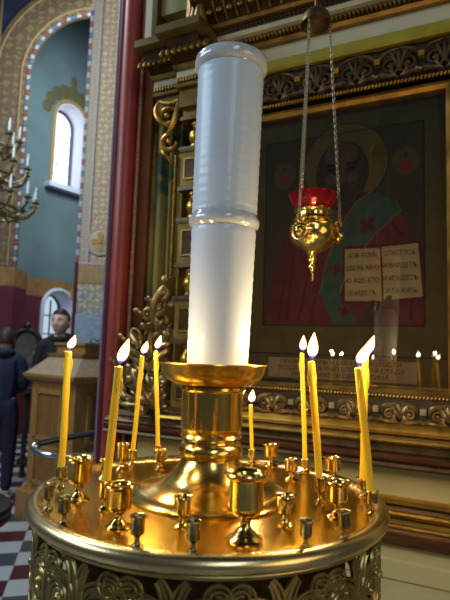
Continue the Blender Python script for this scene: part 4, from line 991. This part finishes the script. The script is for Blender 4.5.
def make_person(name, label, loc, rz, H, cloth, pants, hair_m, head_yaw, armpose, hs=1.0):
    k = H / 1.70; kh = k * hs
    t = thing(name, label, 'person', loc, rz)
    J = {'pelvis': ((0, 0, .93), (.13, .10)), 'waist': ((0, 0, 1.07), (.118, .088)), 'chest': ((0, 0.01, 1.27), (.145, .10)), 'collar': ((0, .015, 1.40), (.085, .07)), 'neck': ((0, .005, 1.475), .050), 'neck2': ((0, -.004, 1.53), .048)}
    E = [('pelvis', 'waist'), ('waist', 'chest'), ('chest', 'collar'), ('collar', 'neck'), ('neck', 'neck2')]
    for sg, sd in ((-1, 'r'), (1, 'l')):
        ex, ey, wx_, wy_, wz_ = armpose[sd]
        J['sh' + sd] = ((sg * .165, .01, 1.385), .056); J['el' + sd] = ((sg * ex, ey, 1.12), .042); J['wr' + sd] = ((sg * wx_, wy_, wz_), .029)
        el, wr = Vector(J['el' + sd][0]), Vector(J['wr' + sd][0]); d = (wr - el).normalized()
        side = Vector((0, -1, 0)) - d * Vector((0, -1, 0)).dot(d); side.normalize(); palmn = d.cross(side)
        J['pa' + sd] = (tuple(wr + d * .05), (.030, .022)); J['kn' + sd] = (tuple(wr + d * .085), (.032, .020))
        E += [('collar', 'sh' + sd), ('sh' + sd, 'el' + sd), ('el' + sd, 'wr' + sd), ('wr' + sd, 'pa' + sd), ('pa' + sd, 'kn' + sd)]
        J['hip' + sd] = ((sg * .09, 0, .88), .088); J['knee' + sd] = ((sg * .10, -.015, .50), .060); J['an' + sd] = ((sg * .10, .02, .10), .042); J['toe' + sd] = ((sg * .11, -.13, .045), .038)
        E += [('pelvis', 'hip' + sd), ('hip' + sd, 'knee' + sd), ('knee' + sd, 'an' + sd), ('an' + sd, 'toe' + sd)]
    Jb = {n: (Vector(p) * k, tuple(q * k for q in (r if isinstance(r, tuple) else (r, r)))) for n, (p, r) in J.items()}
    hc_ = Vector((0, -.022, 1.592)) * k + Vector((0, 0, .10 * (kh - k)))
    def extra(bm):
        head_verts(bm, hc_, head_yaw, kh)
        for sg, sd in ((-1, 'r'), (1, 'l')):
            el, wr, kn = (Jb[q + sd][0] for q in ('el', 'wr', 'kn')); d = (wr - el).normalized()
            side = Vector((0, -1, 0)) - d * Vector((0, -1, 0)).dot(d); side.normalize(); pn = d.cross(side) * -sg
            mb = MB.__new__(MB); mb.bm = bm
            for i, (o_, ln_) in enumerate(((.024, .070), (.008, .080), (-.008, .075), (-.023, .058))):
                b0 = kn - d * .02 * k + side * o_ * k
                mb.tube([b0, b0 + d * .03 * k, b0 + d * (.03 + ln_ * .5) * k + pn * .010 * k, b0 + d * (.03 + ln_) * k * .95 + pn * .032 * k], [.0095 * k, .0092 * k, .0088 * k, .0075 * k], 8)
            b0 = wr + d * .030 * k + side * .018 * k
            mb.tube([b0, b0 + d * .028 * k + side * .026 * k + pn * .006 * k, b0 + d * .065 * k + side * .032 * k + pn * .016 * k], [.0125 * k, .011 * k, .008 * k], 8)
    body = skin_mesh(Jb, E, .0085, extra)
    body.materials.append(M['skin']); bo = bpy.data.objects.new('body', body); COL.objects.link(bo); bo.parent = t
    # jacket and trousers as close shells
    names = ['pelvis', 'waist', 'chest', 'collar', 'shr', 'elr', 'wrr', 'shl', 'ell', 'wrl']
    Jc = {n: (Jb[n][0].copy(), tuple(q * (1.17 if n in ('waist', 'chest', 'pelvis') else 1.25) + .010 * k for q in Jb[n][1])) for n in names}
    Jc['wrr'] = (Jb['wrr'][0] - (Jb['wrr'][0] - Jb['elr'][0]).normalized() * .015, Jc['wrr'][1]); Jc['wrl'] = (Jb['wrl'][0] - (Jb['wrl'][0] - Jb['ell'][0]).normalized() * .015, Jc['wrl'][1])
    Jc['collar'] = (Jb['collar'][0] + Vector((0, 0, .012)), tuple(q * 1.05 for q in Jb['collar'][1]))
    Ec = [e for e in E if e[0] in Jc and e[1] in Jc]
    jm = skin_mesh(Jc, Ec, .012); jm.materials.append(M[cloth]); jo = bpy.data.objects.new('jacket', jm); COL.objects.link(jo); jo.parent = t
    # collar / hood roll
    hd = MB(); n = 28
    hd.tube([(Vector((.085 * cos(a), .012 + .082 * sin(a), 1.452 + .014 * sin(a))) * k) for a in [2 * pi * i / n for i in range(n)]], [(.026 + .020 * max(0, sin(a))) * k for a in [2 * pi * i / n for i in range(n)]], 10, closed=True)
    hd.build('hood' if cloth == 'navy' else 'collar', cloth, t)
    names = ['pelvis', 'waist', 'hipr', 'kneer', 'anr', 'hipl', 'kneel', 'anl']
    Jp = {n: (Jb[n][0].copy(), tuple(q * 1.14 + .008 * k for q in Jb[n][1])) for n in names}
    tm = skin_mesh(Jp, [e for e in E if e[0] in Jp and e[1] in Jp], .012); tm.materials.append(M[pants]); to = bpy.data.objects.new('trousers', tm); COL.objects.link(to); to.parent = t
    for sg in (-1, 1):
        sh = MB().ball((sg * .108 * k, -.055 * k, .045 * k), .1 * k, 16, 10, (.48, 1.30, .45)); sh.box((sg * .108 * k, -.055 * k, .012 * k), (.088 * k, .25 * k, .022 * k)); sh.build('shoe', 'shoe' if cloth == 'navy' else 'black_paint', t)
    # hair: a shell over the skull, open at the face
    hb = MB(); ret = bmesh.ops.create_icosphere(hb.bm, subdivisions=5, radius=1.0)
    R = rotm(0, 0, head_yaw); kill = []
    for v in ret['verts']:
        x, y, z = v.co
        back = y > -.05
        cut = -.42 if y > .25 else (-.05 if y > -.15 else .52)
        bump_ = 1 + .018 * sin(x * 23 + z * 17) * sin(y * 19)
        p = Vector((x * .083, y * .104, z * .122 + .002)) * bump_
        if z < cut: kill.append(v)
        v.co = R @ (p * kh) + hc_
    bmesh.ops.delete(hb.bm, geom=kill, context='VERTS')
    ho = hb.build('hair', hair_m, t, smooth=80); so = ho.modifiers.new('t', 'SOLIDIFY'); so.thickness = .012 * k; so.offset = -1
    # eyes, brows, mouth
    for sg in (-1, 1):
        e = MB().ball((0, 0, 0), .0125 * kh, 12, 8, (1.1, .7, .62)).build('eye', 'eye_white', t); e.location = hc_ + R @ (Vector((sg * .031, -.080, .008)) * kh); e.rotation_euler = (0, 0, head_yaw)
        MB().ball((0, -.0062 * kh, 0), .0062 * kh, 10, 8, (1, .6, 1)).build('iris', 'eye_dark', e)
        MB().tube([R @ (Vector((sg * .014, -.094, .026)) * kh) + hc_, R @ (Vector((sg * .032, -.092, .031)) * kh) + hc_, R @ (Vector((sg * .050, -.080, .026)) * kh) + hc_], [.003 * kh, .0042 * kh, .002 * kh], 6).build('eyebrow', hair_m, t)
    MB().tube([R @ (Vector((x * kh, (-.093 + abs(x) * .5) * kh, -.066 * kh))) + hc_ for x in (-.022, -.011, 0, .011, .022)], [.002 * kh, .0045 * kh, .005 * kh, .0045 * kh, .002 * kh], 8).build('mouth', 'lips', t)
    return t
make_person('person', 'short black-haired person in dark clothes looking aside from behind the oak lectern', (-1.550, 4.85, 0), 0.12, 1.63, 'dark_cloth', 'dark_cloth', 'hair_black', -0.24, {'r': (.20, -.02, .10, -.22, 1.04), 'l': (.20, -.02, .10, -.22, 1.04)}, 1.12)
make_person('person', 'child in navy hooded jacket and dark trousers seen from behind at left edge', (-1.870, 4.40, 0), pi + .25, 1.45, 'navy', 'navy_dark', 'hair_brown', 0.0, {'r': (.205, -.02, .10, -.22, 1.06), 'l': (.205, -.02, .10, -.22, 1.06)})

# ================================================================= FAR SPACE: painted pier, arch, side wall
# painted pier at 4.8 m
pr = struct(MB().box((-0.99, 4.98, 2.4), (0.88, 0.36, 4.8)).build('pier', 'floral'))
PX0, PX1, PY = -1.43, -0.55, 4.80
def pier_trim(n, x0, x1, z0, z1, m_, th=.012): return struct(MB().box(((x0 + x1) / 2, PY - th / 2, (z0 + z1) / 2), (x1 - x0, th, z1 - z0)).build('trim_%d' % n, m_))
pier_trim(10, -1.40, PX1, 1.30, 1.62, 'marble', .02)
pier_trim(11, -1.40, PX1, 1.62, 1.915, 'floral_blue', .010)
pier_trim(12, -1.40, PX1, 1.915, 2.09, 'ochre_panel', .016)
pier_trim(13, -1.40, PX1, 2.09, 2.115, 'pink_ring', .02)
pier_trim(14, PX0, -1.405, 0.0, 2.11, 'maroon', .03)
pier_trim(15, -1.40, -1.325, 2.115, 4.8, 'floral_border', .010)
pier_trim(16, -1.325, -1.312, 2.115, 4.8, 'stripe_white', .014)
pier_trim(17, -1.40, PX1, 0.0, 1.30, 'wine_wall', .02)
pm = MB().lathe([(0, 0), (.125, 0), (.125, .014), (.120, .016), (0, .016)], seg=40, ax=rotm(pi / 2, 0, 0)).build('trim_18', 'medallion'); pm.location = (-1.205, PY, 2.315); struct(pm)
MB().tube([(.125 * cos(t), -.012, .125 * sin(t)) for t in [2 * pi * i / 40 for i in range(40)]], .010, 8, closed=True).build('medallion_ring', 'pink_ring', pm)
mc = MB()
for a in range(4):
    R = rotm(0, a * pi / 2, 0)
    mc.poly([R @ Vector(p) for p in ((-.018, -.022, .0), (.018, -.022, .0), (.030, -.022, .075), (.012, -.022, .092), (-.012, -.022, .092), (-.030, -.022, .075))], .006)
mc.ball((0, -.02, 0), .024, 12, 8, (1, .4, 1)); mc.build('medallion_cross', 'ochre_cross', pm)
st = MB(); 
def stripes(name, pts_fn, n, m3, wdt, parent=None):
    mbs = [MB(), MB(), MB()]
    for i in range(n):
        c, R = pts_fn((i + .5) / n); mbs[(0, 1, 2, 1)[i % 4]].box(c, wdt, R)
    return [b.build(name, q) for b, q in zip(mbs, m3)]
s3 = stripes('trim_20', lambda t: (Vector((PX0 + .012, PY - .006, 2.12 + t * 2.6)), None), 44, ('stripe_red', 'stripe_white', 'stripe_blue'), (.03, .016, .056))
for o in s3: struct(o)

# arch wall at 6.5 m with its round-headed opening
AX, AZ, AR, AY = -1.86, 4.93, 0.85, 6.5
def arch_ring(name, r0, r1, y0, y1, m_, a0=0, a1=pi, zlow=2.2):
    m = MB(); n = 48; pr_ = []
    path = [(-1, zlow)] + [None] * 0
    outl = []
    for r in (r0, r1):
        pts = [(AX - r, zlow)] + [(AX + r * cos(pi - pi * i / n), AZ + r * sin(pi * i / n)) for i in range(n + 1)] + [(AX + r, zlow)]
        outl.append(pts)
    A, B = outl; vsn = []
    for (pa, pb) in zip(A, B):
        vsn.append([m.bm.verts.new((p[0], y, p[1])) for p, y in ((pa, y0), (pb, y0), (pb, y1), (pa, y1))])
    for q, r in zip(vsn[:-1], vsn[1:]):
        for i in range(4): m.face((q[i], r[i], r[(i + 1) % 4], q[(i + 1) % 4]))
    m.face(vsn[0]); m.face(vsn[-1][::-1])
    return struct(m.build(name, m_))
arch_ring('trim_30', AR + .0, AR + .52, AY, AY + .05, 'floral_dark', zlow=2.32)
arch_ring('trim_31', AR + .10, AR + .115, AY - .012, AY + .01, 'ochre_panel', zlow=2.32)
arch_ring('trim_32', AR + .44, AR + .455, AY - .012, AY + .01, 'ochre_panel', zlow=2.32)
def arch_pt(t):
    L1 = AZ - 2.3; L2 = pi * AR * .75; s = t * (L1 + L2)
    if s < L1: return Vector((AX - AR - .012, AY - .008, 2.3 + s)), None
    a = pi - (s - L1) / AR
    return Vector((AX + (AR + .012) * cos(a), AY - .008, AZ + (AR + .012) * sin(a))), rotm(0, -(a - pi), 0)
for o in stripes('trim_33', arch_pt, 64, ('stripe_red', 'stripe_white', 'stripe_blue'), (.034, .016, .058)): struct(o)
# outer wall around the arch, outside the band
MB_ = MB(); n = 32; r = AR + .52
outer = [(AX - r, 0)] + [(AX - r, 2.3)] + [(AX + r * cos(pi - pi * i / n), AZ + r * sin(pi * i / n)) for i in range(n + 1)] + [(AX + r, 2.3)]
far = [(AX - r - 2.5, 0), (AX - r - 2.5, 2.3)] + [(AX - 3.9 + 7.8 * i / n, 8.0) for i in range(n + 1)] + [(AX + 3.9, 2.3)]
va = [MB_.bm.verts.new((p[0], AY + .03, p[1])) for p in outer]; vb = [MB_.bm.verts.new((p[0], AY + .03, p[1])) for p in far]
for i in range(len(va) - 1): MB_.face((va[i], va[i + 1], vb[i + 1], vb[i]))
wa = struct(MB_.build('wall_back', 'blue_vault'))
sw = wa.modifiers.new('t', 'SOLIDIFY'); sw.thickness = .2; sw.offset = 1
# dado of the arch's left leg
lg = [(0, 2.06, 'wine_wall'), (2.06, 2.30, 'orange_band')]
for i, (z0, z1, q) in enumerate(lg):
    struct(MB().box((AX - AR - .26, AY + .2, (z0 + z1) / 2), (.52, .42, z1 - z0)).build('trim_%d' % (40 + i), q))

# left (oblique) wall of the bay, running away to the right
DIR = Vector((.60, .80, 0)); NRM = Vector((.80, -.60, 0))
WO = Vector((-2.66, 8.0, 0)); LRZ = atan2(.80, .60)
# local frame: x along the wall, y into the wall
# ray through the photograph's edges gave: window centre at s = 0
def wl(o): o.location = WO; o.rotation_euler = (0, 0, LRZ); return o
def wall_with_hole(name, s0, s1, z0, z1, holes, th, m_):
    """wall slab split into strips so that arched openings stay open"""
    m = MB(); xs = sorted({s0, s1} | {h[0] - h[2] for h in holes} | {h[0] + h[2] for h in holes})
    for a, b in zip(xs[:-1], xs[1:]):
        hs = sorted([h for h in holes if h[0] - h[2] <= (a + b) / 2 <= h[0] + h[2]], key=lambda h: h[1])
        n = 16 if hs else 1
        for i in range(n):
            xa, xb = a + (b - a) * i / n, a + (b - a) * (i + 1) / n; xm = (xa + xb) / 2; cur_ = z0
            for (hx, hz0, hr, hz1) in hs:
                top = hz1 + sqrt(max(0, hr * hr - (xm - hx) ** 2))
                if cur_ < hz0: m.box(((xa + xb) / 2, th / 2, (cur_ + hz0) / 2), (xb - xa, th, hz0 - cur_))
                cur_ = top
            if cur_ < z1: m.box(((xa + xb) / 2, th / 2, (cur_ + z1) / 2), (xb - xa, th, z1 - cur_))
    bmesh.ops.remove_doubles(m.bm, verts=m.bm.verts[:], dist=1e-5)
    return wl(struct(m.build(name, m_)))
# window: centre s, sill z, half width, spring z
W2s = (0.05, 0.90, 0.27, 1.90)
W1 = (0.07, 3.86, 0.29, 4.98)
wall_with_hole('wall_left', -3.2, 2.2, 2.33, 7.5, [W1], .45, 'teal_wall')
wall_with_hole('wall_left_dado', -3.2, 2.2, 0.0, 2.06, [W2s], .45, 'wine_wall')
wall_with_hole('wall_left_band', -3.2, 2.2, 2.06, 2.33, [W2s], .45, 'orange_band')
def arched_plate(m, cx, z0, hw, zs, y, th, inset=0):
    n = 20; hw -= inset; z0 += inset
    pts = [(cx - hw, y, z0)] + [(cx + hw * cos(pi - pi * i / n), y, zs + hw * sin(pi * i / n)) for i in range(n + 1)] + [(cx + hw, y, z0)]
    m.poly(pts, th); return pts
def arched_frame(m, cx, z0, hw, zs, y, r):
    n = 24
    pts = [(cx - hw, y, z0)] + [(cx + hw * cos(pi - pi * i / n), y, zs + hw * sin(pi * i / n)) for i in range(n + 1)] + [(cx + hw, y, z0)]
    m.tube(pts, r, 8, closed=True); return m
w1 = wl(struct(thing('window_1', None, None)))
def reveal(hole, parent):
    cx, z0, hw, zs = hole; m = MB(); n = 24
    pts = [(cx - hw, z0)] + [(cx + hw * cos(pi - pi * i / n), zs + hw * sin(pi * i / n)) for i in range(n + 1)] + [(cx + hw, z0)]
    q = [(cx - hw + .02, z0)] + [(cx + (hw - .02) * cos(pi - pi * i / n), zs + (hw - .02) * sin(pi * i / n)) for i in range(n + 1)] + [(cx + hw - .02, z0)]
    vv = [[m.bm.verts.new((a[0], y, a[1])) for a, y in ((p, -.004), (r, -.004), (r, .45), (p, .45))] for p, r in zip(pts, q)]
    for a, b in zip(vv[:-1], vv[1:]):
        for i in range(4): m.face((a[i], b[i], b[(i + 1) % 4], a[(i + 1) % 4]))
    m.build('window_reveal', 'white_trim', parent)
reveal(W1, w1)
m = MB(); arched_plate(m, W1[0], W1[1], W1[2], W1[3], .36, .02); m.build('daylit_pane', 'daylight', w1)
arched_frame(MB(), W1[0], W1[1] + .02, W1[2] - .03, W1[3], .33, .035).build('window_frame', 'lead', w1)
m = MB()
for z in [3.86 + .16 * i for i in range(1, 8)]: m.box((W1[0], .34, z), (.54, .012, .010))
m.box((W1[0], .34, 4.5), (.012, .012, 1.3)); m.build('glazing_bar', 'lead', w1)
MB().box((W1[0], .10, W1[1] - .05), (.84, .5, .08)).build('window_sill', 'white_trim', w1)
m = MB(); n = 24
arched_frame(m, W1[0], W1[1], W1[2] + .03, W1[3], -.004, .03).build('painted_border', 'ochre_cross', w1)
m = MB()
for k_ in range(9):
    a = pi * (k_ + .5) / 9; c = Vector((W1[0] + .47 * cos(a), -.004, W1[3] + .47 * sin(a)))
    m.ball(c, .08 + .03 * sin(a), 10, 8, (1, .08, 1.1))
m.ball((W1[0], -.004, W1[3] + .66), .08, 10, 8, (.8, .1, 1.4)); m.build('painted_scrollwork', mat('dark_ochre', (.10, .085, .035), .7), w1)
w2 = wl(struct(thing('window_2', None, None))); reveal(W2s, w2)
m = MB(); arched_plate(m, W2s[0], W2s[1], W2s[2], W2s[3], .36, .02); m.build('daylit_pane', 'daylight_low', w2)
arched_frame(MB(), W2s[0], W2s[1], W2s[2] + .02, W2s[3], -.01, .032).build('window_surround', 'white_trim', w2)
m = arched_frame(MB(), W2s[0], W2s[1], W2s[2] - .02, W2s[3], .33, .03)
for z in (1.2, 1.5, 1.8): m.box((.05, .34, z), (.52, .02, .02))
for x in (-.04, .14): m.box((x, .34, 1.45), (.02, .02, 1.2))
m.build('window_frame', 'lead', w2)
# ceiling far up over the bay
struct(MB().box((0, 4, 8.05), (12, 14, .1)).build('ceiling', 'blue_vault'))

# ================================================================= CHANDELIER
CHX, CHY = -2.185, 4.5
ch = thing('chandelier', 'tiered brass chandelier with white candle lamps hanging at the left edge', 'chandelier', (CHX, CHY, 2.50))
def CZ(z): return z - 2.50
MB().lathe([(0, CZ(2.40)), (.02, CZ(2.41)), (.035, CZ(2.45)), (.015, CZ(2.49)), (.05, CZ(2.53)), (.10, CZ(2.58)), (.06, CZ(2.66)), (.025, CZ(2.72)), (.03, CZ(2.85)), (.07, CZ(2.92)), (.03, CZ(3.0)), (.022, CZ(3.1)), (.06, CZ(3.2)), (.025, CZ(3.28)), (.02, CZ(3.6)), (0, CZ(3.6))], seg=24).build('stem', 'chand_brass', ch)
MB().tube([(0, 0, CZ(3.55)), (0, 0, CZ(7.99))], .012, 8).build('hanging_rod', 'dark_brass', ch)
for (rad, z, n, a0) in ((.42, 2.60, 14, .22), (.34, 2.90, 10, .1), (.24, 3.17, 8, .3)):
    MB().tube([(rad * .62 * cos(t), rad * .62 * sin(t), CZ(z) - .06) for t in [2 * pi * i / 40 for i in range(40)]], .016, 8, closed=True).build('tier_ring', 'chand_brass', ch)
    for i in range(n):
        a = a0 + 2 * pi * i / n; o_ = Vector((cos(a), sin(a), 0))
        m = MB(); m.tube(bez(o_ * .03 + Vector((0, 0, CZ(z) + .02)), o_ * rad * .4 + Vector((0, 0, CZ(z) - .16)), o_ * rad * .95 + Vector((0, 0, CZ(z) - .16)), o_ * rad + Vector((0, 0, CZ(z))), 12), .011, 6)
        q = o_ * rad + Vector((0, 0, CZ(z)))
        m.lathe([(0, 0), (.012, 0), (.034, .012), (.036, .018), (.012, .018), (.014, .045), (0, .045)], q, 12)
        m.ball(o_ * rad * .62 + Vector((0, 0, CZ(z) - .13)), .020, 8, 6); m.ball(q - Vector((0, 0, .025)), .018, 8, 6)
        arm = m.build('candle_arm', 'chand_brass', ch)
        MB().lathe([(0, .045), (.0125, .045), (.0125, .125), (.008, .128), (.010, .138), (.006, .155), (0, .168)], q, 10).build('candle_lamp', 'candle_sleeve', arm)

# ================================================================= SMALL BACKGROUND THINGS
# framed icon stand behind the child
fs = thing('icon_stand', 'dark carved round-topped icon stand in front of the wine-red wall', 'icon stand', (-2.27, 5.9, 0), .25)
m = MB(); n = 24
pts = [(-.155, 0, .98)] + [(.155 * cos(pi - pi * i / n), 0, 1.30 + .19 * sin(pi * i / n)) for i in range(n + 1)] + [(.155, 0, .98)]
m.tube(pts, .035, 8, closed=True); m.ball((0, 0, 1.53), .05, 10, 8); m.build('frame', 'dark_wood', fs)
MB().poly([(p[0], 0.005, p[2]) for p in pts], .02).build('picture', mat('old_picture', (.10, .075, .05), .35, 0, col2=(.16, .14, .11), vscale=14), fs)
m = MB(); m.box((0, .02, .92), (.40, .30, .06)); m.build('shelf', 'dark_wood', fs)
for x in (-.15, .15):
    MB().lathe([(0, 0), (.03, 0), (.02, .1), (.03, .3), (.018, .5), (.03, .8), (.025, .9), (0, .9)], (x, .02, 0), 12).build('leg', 'dark_wood', fs)
# dark throne-like chair back
th = thing('carved_chair', 'tall dark carved chair with pointed back beyond the child', 'chair', (-2.78, 5.75, 0), .3)
m = MB(); m.poly([(-.22, 0, .50), (.22, 0, .50), (.24, 0, 1.45), (.15, 0, 1.62), (.05, 0, 1.82), (0, 0, 1.90), (-.05, 0, 1.82), (-.15, 0, 1.62), (-.24, 0, 1.45)], .06); m.build('backrest', 'dark_wood', th, bevel=.01)
MB().box((0, -.22, .47), (.46, .44, .06)).build('seat', 'dark_wood', th, bevel=.008)
for x in (-.2, .2):
    for y in (-.40, 0.0): MB().lathe([(0, 0), (.025, 0), (.03, .1), (.02, .25), (.03, .44), (0, .44)], (x, y, 0), 10).build('leg', 'dark_wood', th)
    MB().tube([(x, -.40, .5), (x, -.42, .72), (x, -.2, .76), (x, 0, .76)], .022, 8).build('armrest', 'dark_wood', th)
# flowers in a vase on a pedestal
fv = thing('flower_vase', 'vase of white and teal flowers below the arched window', 'flowers', (-1.87, 5.60, 0), 0)
MB().lathe([(0, 0), (.16, 0), (.16, .04), (.05, .10), (.045, .80), (.15, .88), (.15, .92), (0, .92)], seg=24).build('pedestal', 'dark_wood', fv)
MB().lathe([(0, .921), (.05, .921), (.08, 1.0), (.05, 1.10), (.065, 1.14), (.055, 1.14), (.04, 1.10), (0, 1.0)], seg=24).build('vase', 'vase', fv)
rf = random.Random(5); lf = MB()
for i in range(34):
    a, b = rf.uniform(0, 6.28), rf.uniform(.2, 1.1); d = Vector((cos(a) * sin(b), sin(a) * sin(b), cos(b))); L = rf.uniform(.10, .24); p = Vector((0, 0, 1.12))
    lf.tube([p, p + d * L * .6, p + d * L + Vector((0, 0, -.01))], .003, 5); lf.ball(p + d * L * .8, .03, 8, 6, (.5, .25, 1.3), d.to_track_quat('Z', 'Y').to_matrix())
lf.build('foliage', 'leaf', fv)
for i in range(14):
    a, b = rf.uniform(0, 6.28), rf.uniform(.1, 1.05); d = Vector((cos(a) * sin(b), sin(a) * sin(b), cos(b))); p = Vector((0, 0, 1.12)) + d * rf.uniform(.18, .25); m = MB()
    R = d.to_track_quat('Z', 'Y').to_matrix()
    for q in range(6): m.ball(p + R @ Vector((.020 * cos(q * pi / 3), .020 * sin(q * pi / 3), 0)), .016, 8, 6, (1, .7, .35), R @ rotm(0, 0, q * pi / 3))
    m.ball(p + d * .004, .009, 8, 6); m.build('flower', 'petal' if i % 3 else 'petal_teal', fv)
# gilded standing lamp by the arched window
gl = thing('gilded_stand', 'slender gilded ornament stand right of the arched window', 'stand', (-1.80, 6.2, 0), 0)
MB().lathe([(0, 0), (.14, 0), (.14, .03), (.04, .08), (.022, .2), (.022, 1.3), (.05, 1.36), (.02, 1.42), (.018, 1.75), (0, 1.75)], seg=20).build('pole', mat('deep_red', (.10, .012, .015), .5), gl)
m = MB()
for i in range(7):
    a = i * .9; m.tube(spiral((.05 * cos(a), .03 * sin(a), 1.78 + .045 * i), .006, .045, 1.3, a0=a, flip=1 if i % 2 else -1, n=20), .012, 6)
m.ball((0, 0, 1.93), .05, 10, 8); m.build('gilded_ornament', mat('pale_gilt', (.55, .47, .10), .4, .4), gl)
# round dark table at the left edge
rt = thing('round_stand', 'dark round pedestal table with a red-edged top at the lower left edge', 'table', (-1.075, 2.02, 0), 0)
MB().lathe([(0, .655), (.255, .655), (.268, .662), (.272, .675), (.266, .686), (.258, .690), (0, .690)], seg=64).build('table_top', 'black_paint', rt)
MB().lathe([(.262, .632), (.270, .640), (.266, .654), (.255, .655), (.24, .650), (.245, .632)], seg=64, closed=True).build('edge_band', mat('dark_red_lacquer', (.10, .012, .012), .35), rt)
MB().lathe([(0, 0), (.19, 0), (.19, .03), (.06, .08), (.035, .2), (.05, .4), (.035, .55), (.10, .65), (.16, .655), (0, .655)], seg=32).build('pedestal', 'black_paint', rt)
# low dark bench / rail behind the child
bn = thing('bench', 'low dark wooden bench with turned legs between child and oak lectern', 'bench', (-1.86, 5.25, 0), .1)
MB().box((0, 0, .86), (.30, .20, .05)).build('top', 'dark_wood', bn, bevel=.006)
MB().box((.0, 0, .16), (.30, .14, .05)).build('stretcher', 'dark_wood', bn, bevel=.006)
for x in (-.11, .11): MB().lathe([(0, 0), (.03, 0), (.022, .15), (.03, .4), (.02, .6), (.03, .835), (0, .835)], (x, 0, 0), 12).build('leg', 'dark_wood', bn)

# ================================================================= LIGHT
def area(name, loc, target, sx, sy, e, col, spread=180):
    l = bpy.data.lights.new(name, 'AREA'); l.shape = 'RECTANGLE'; l.size = sx; l.size_y = sy; l.energy = e; l.color = col; l.spread = radians(spread)
    o = bpy.data.objects.new(name, l); COL.objects.link(o); o.location = loc
    o.rotation_euler = (Vector(target) - Vector(loc)).to_track_quat('-Z', 'Z').to_euler(); return o
for i, (p, fl_) in enumerate(FL):
    l = bpy.data.lights.new('flame_light', 'POINT'); l.energy = .62 * (fl_ / .03); l.color = (1.0, .67, .33); l.shadow_soft_size = .005
    o = bpy.data.objects.new('flame_light', l); COL.objects.link(o); o.location = p
l = bpy.data.lights.new('lamp_light', 'POINT'); l.energy = .10; l.color = (1.0, .55, .25); l.shadow_soft_size = .004
o = bpy.data.objects.new('lamp_light', l); COL.objects.link(o); o.location = (LX, LY, 1.66)
# daylight through the nave windows (behind and left of the photographer) and in the side bay
area('nave_window_light', (-3.0, .55, 2.9), (0, .8, 1.5), .8, 2.2, 50, (.62, .82, 1.0))
area('nave_window_light', (0.9, -3.0, 3.6), (0, .8, 1.5), 1.0, 2.4, 32, (.68, .86, 1.0))
area('warm_fill_light', (2.6, -1.6, 1.7), (.4, 1.3, .9), 1.6, 2.0, 20, (1.0, .78, .42))  # added warm fill for the lower icon case, no lamp stands there
area('bay_window_light', (-1.3, 5.6, 5.2), (-2.6, 7.6, 3.0), 1.2, 1.2, 125, (.75, .90, 1.0))
area('aisle_window_light', (-2.4, 2.2, 4.4), (-1.2, 4.8, 2.0), 1.0, 1.4, 95, (.88, .93, 1.0))
wd = bpy.data.worlds.new('world'); SC.world = wd; wd.use_nodes = True
bg = wd.node_tree.nodes['Background']; bg.inputs['Color'].default_value = (.90, .92, .95, 1); bg.inputs['Strength'].default_value = .05
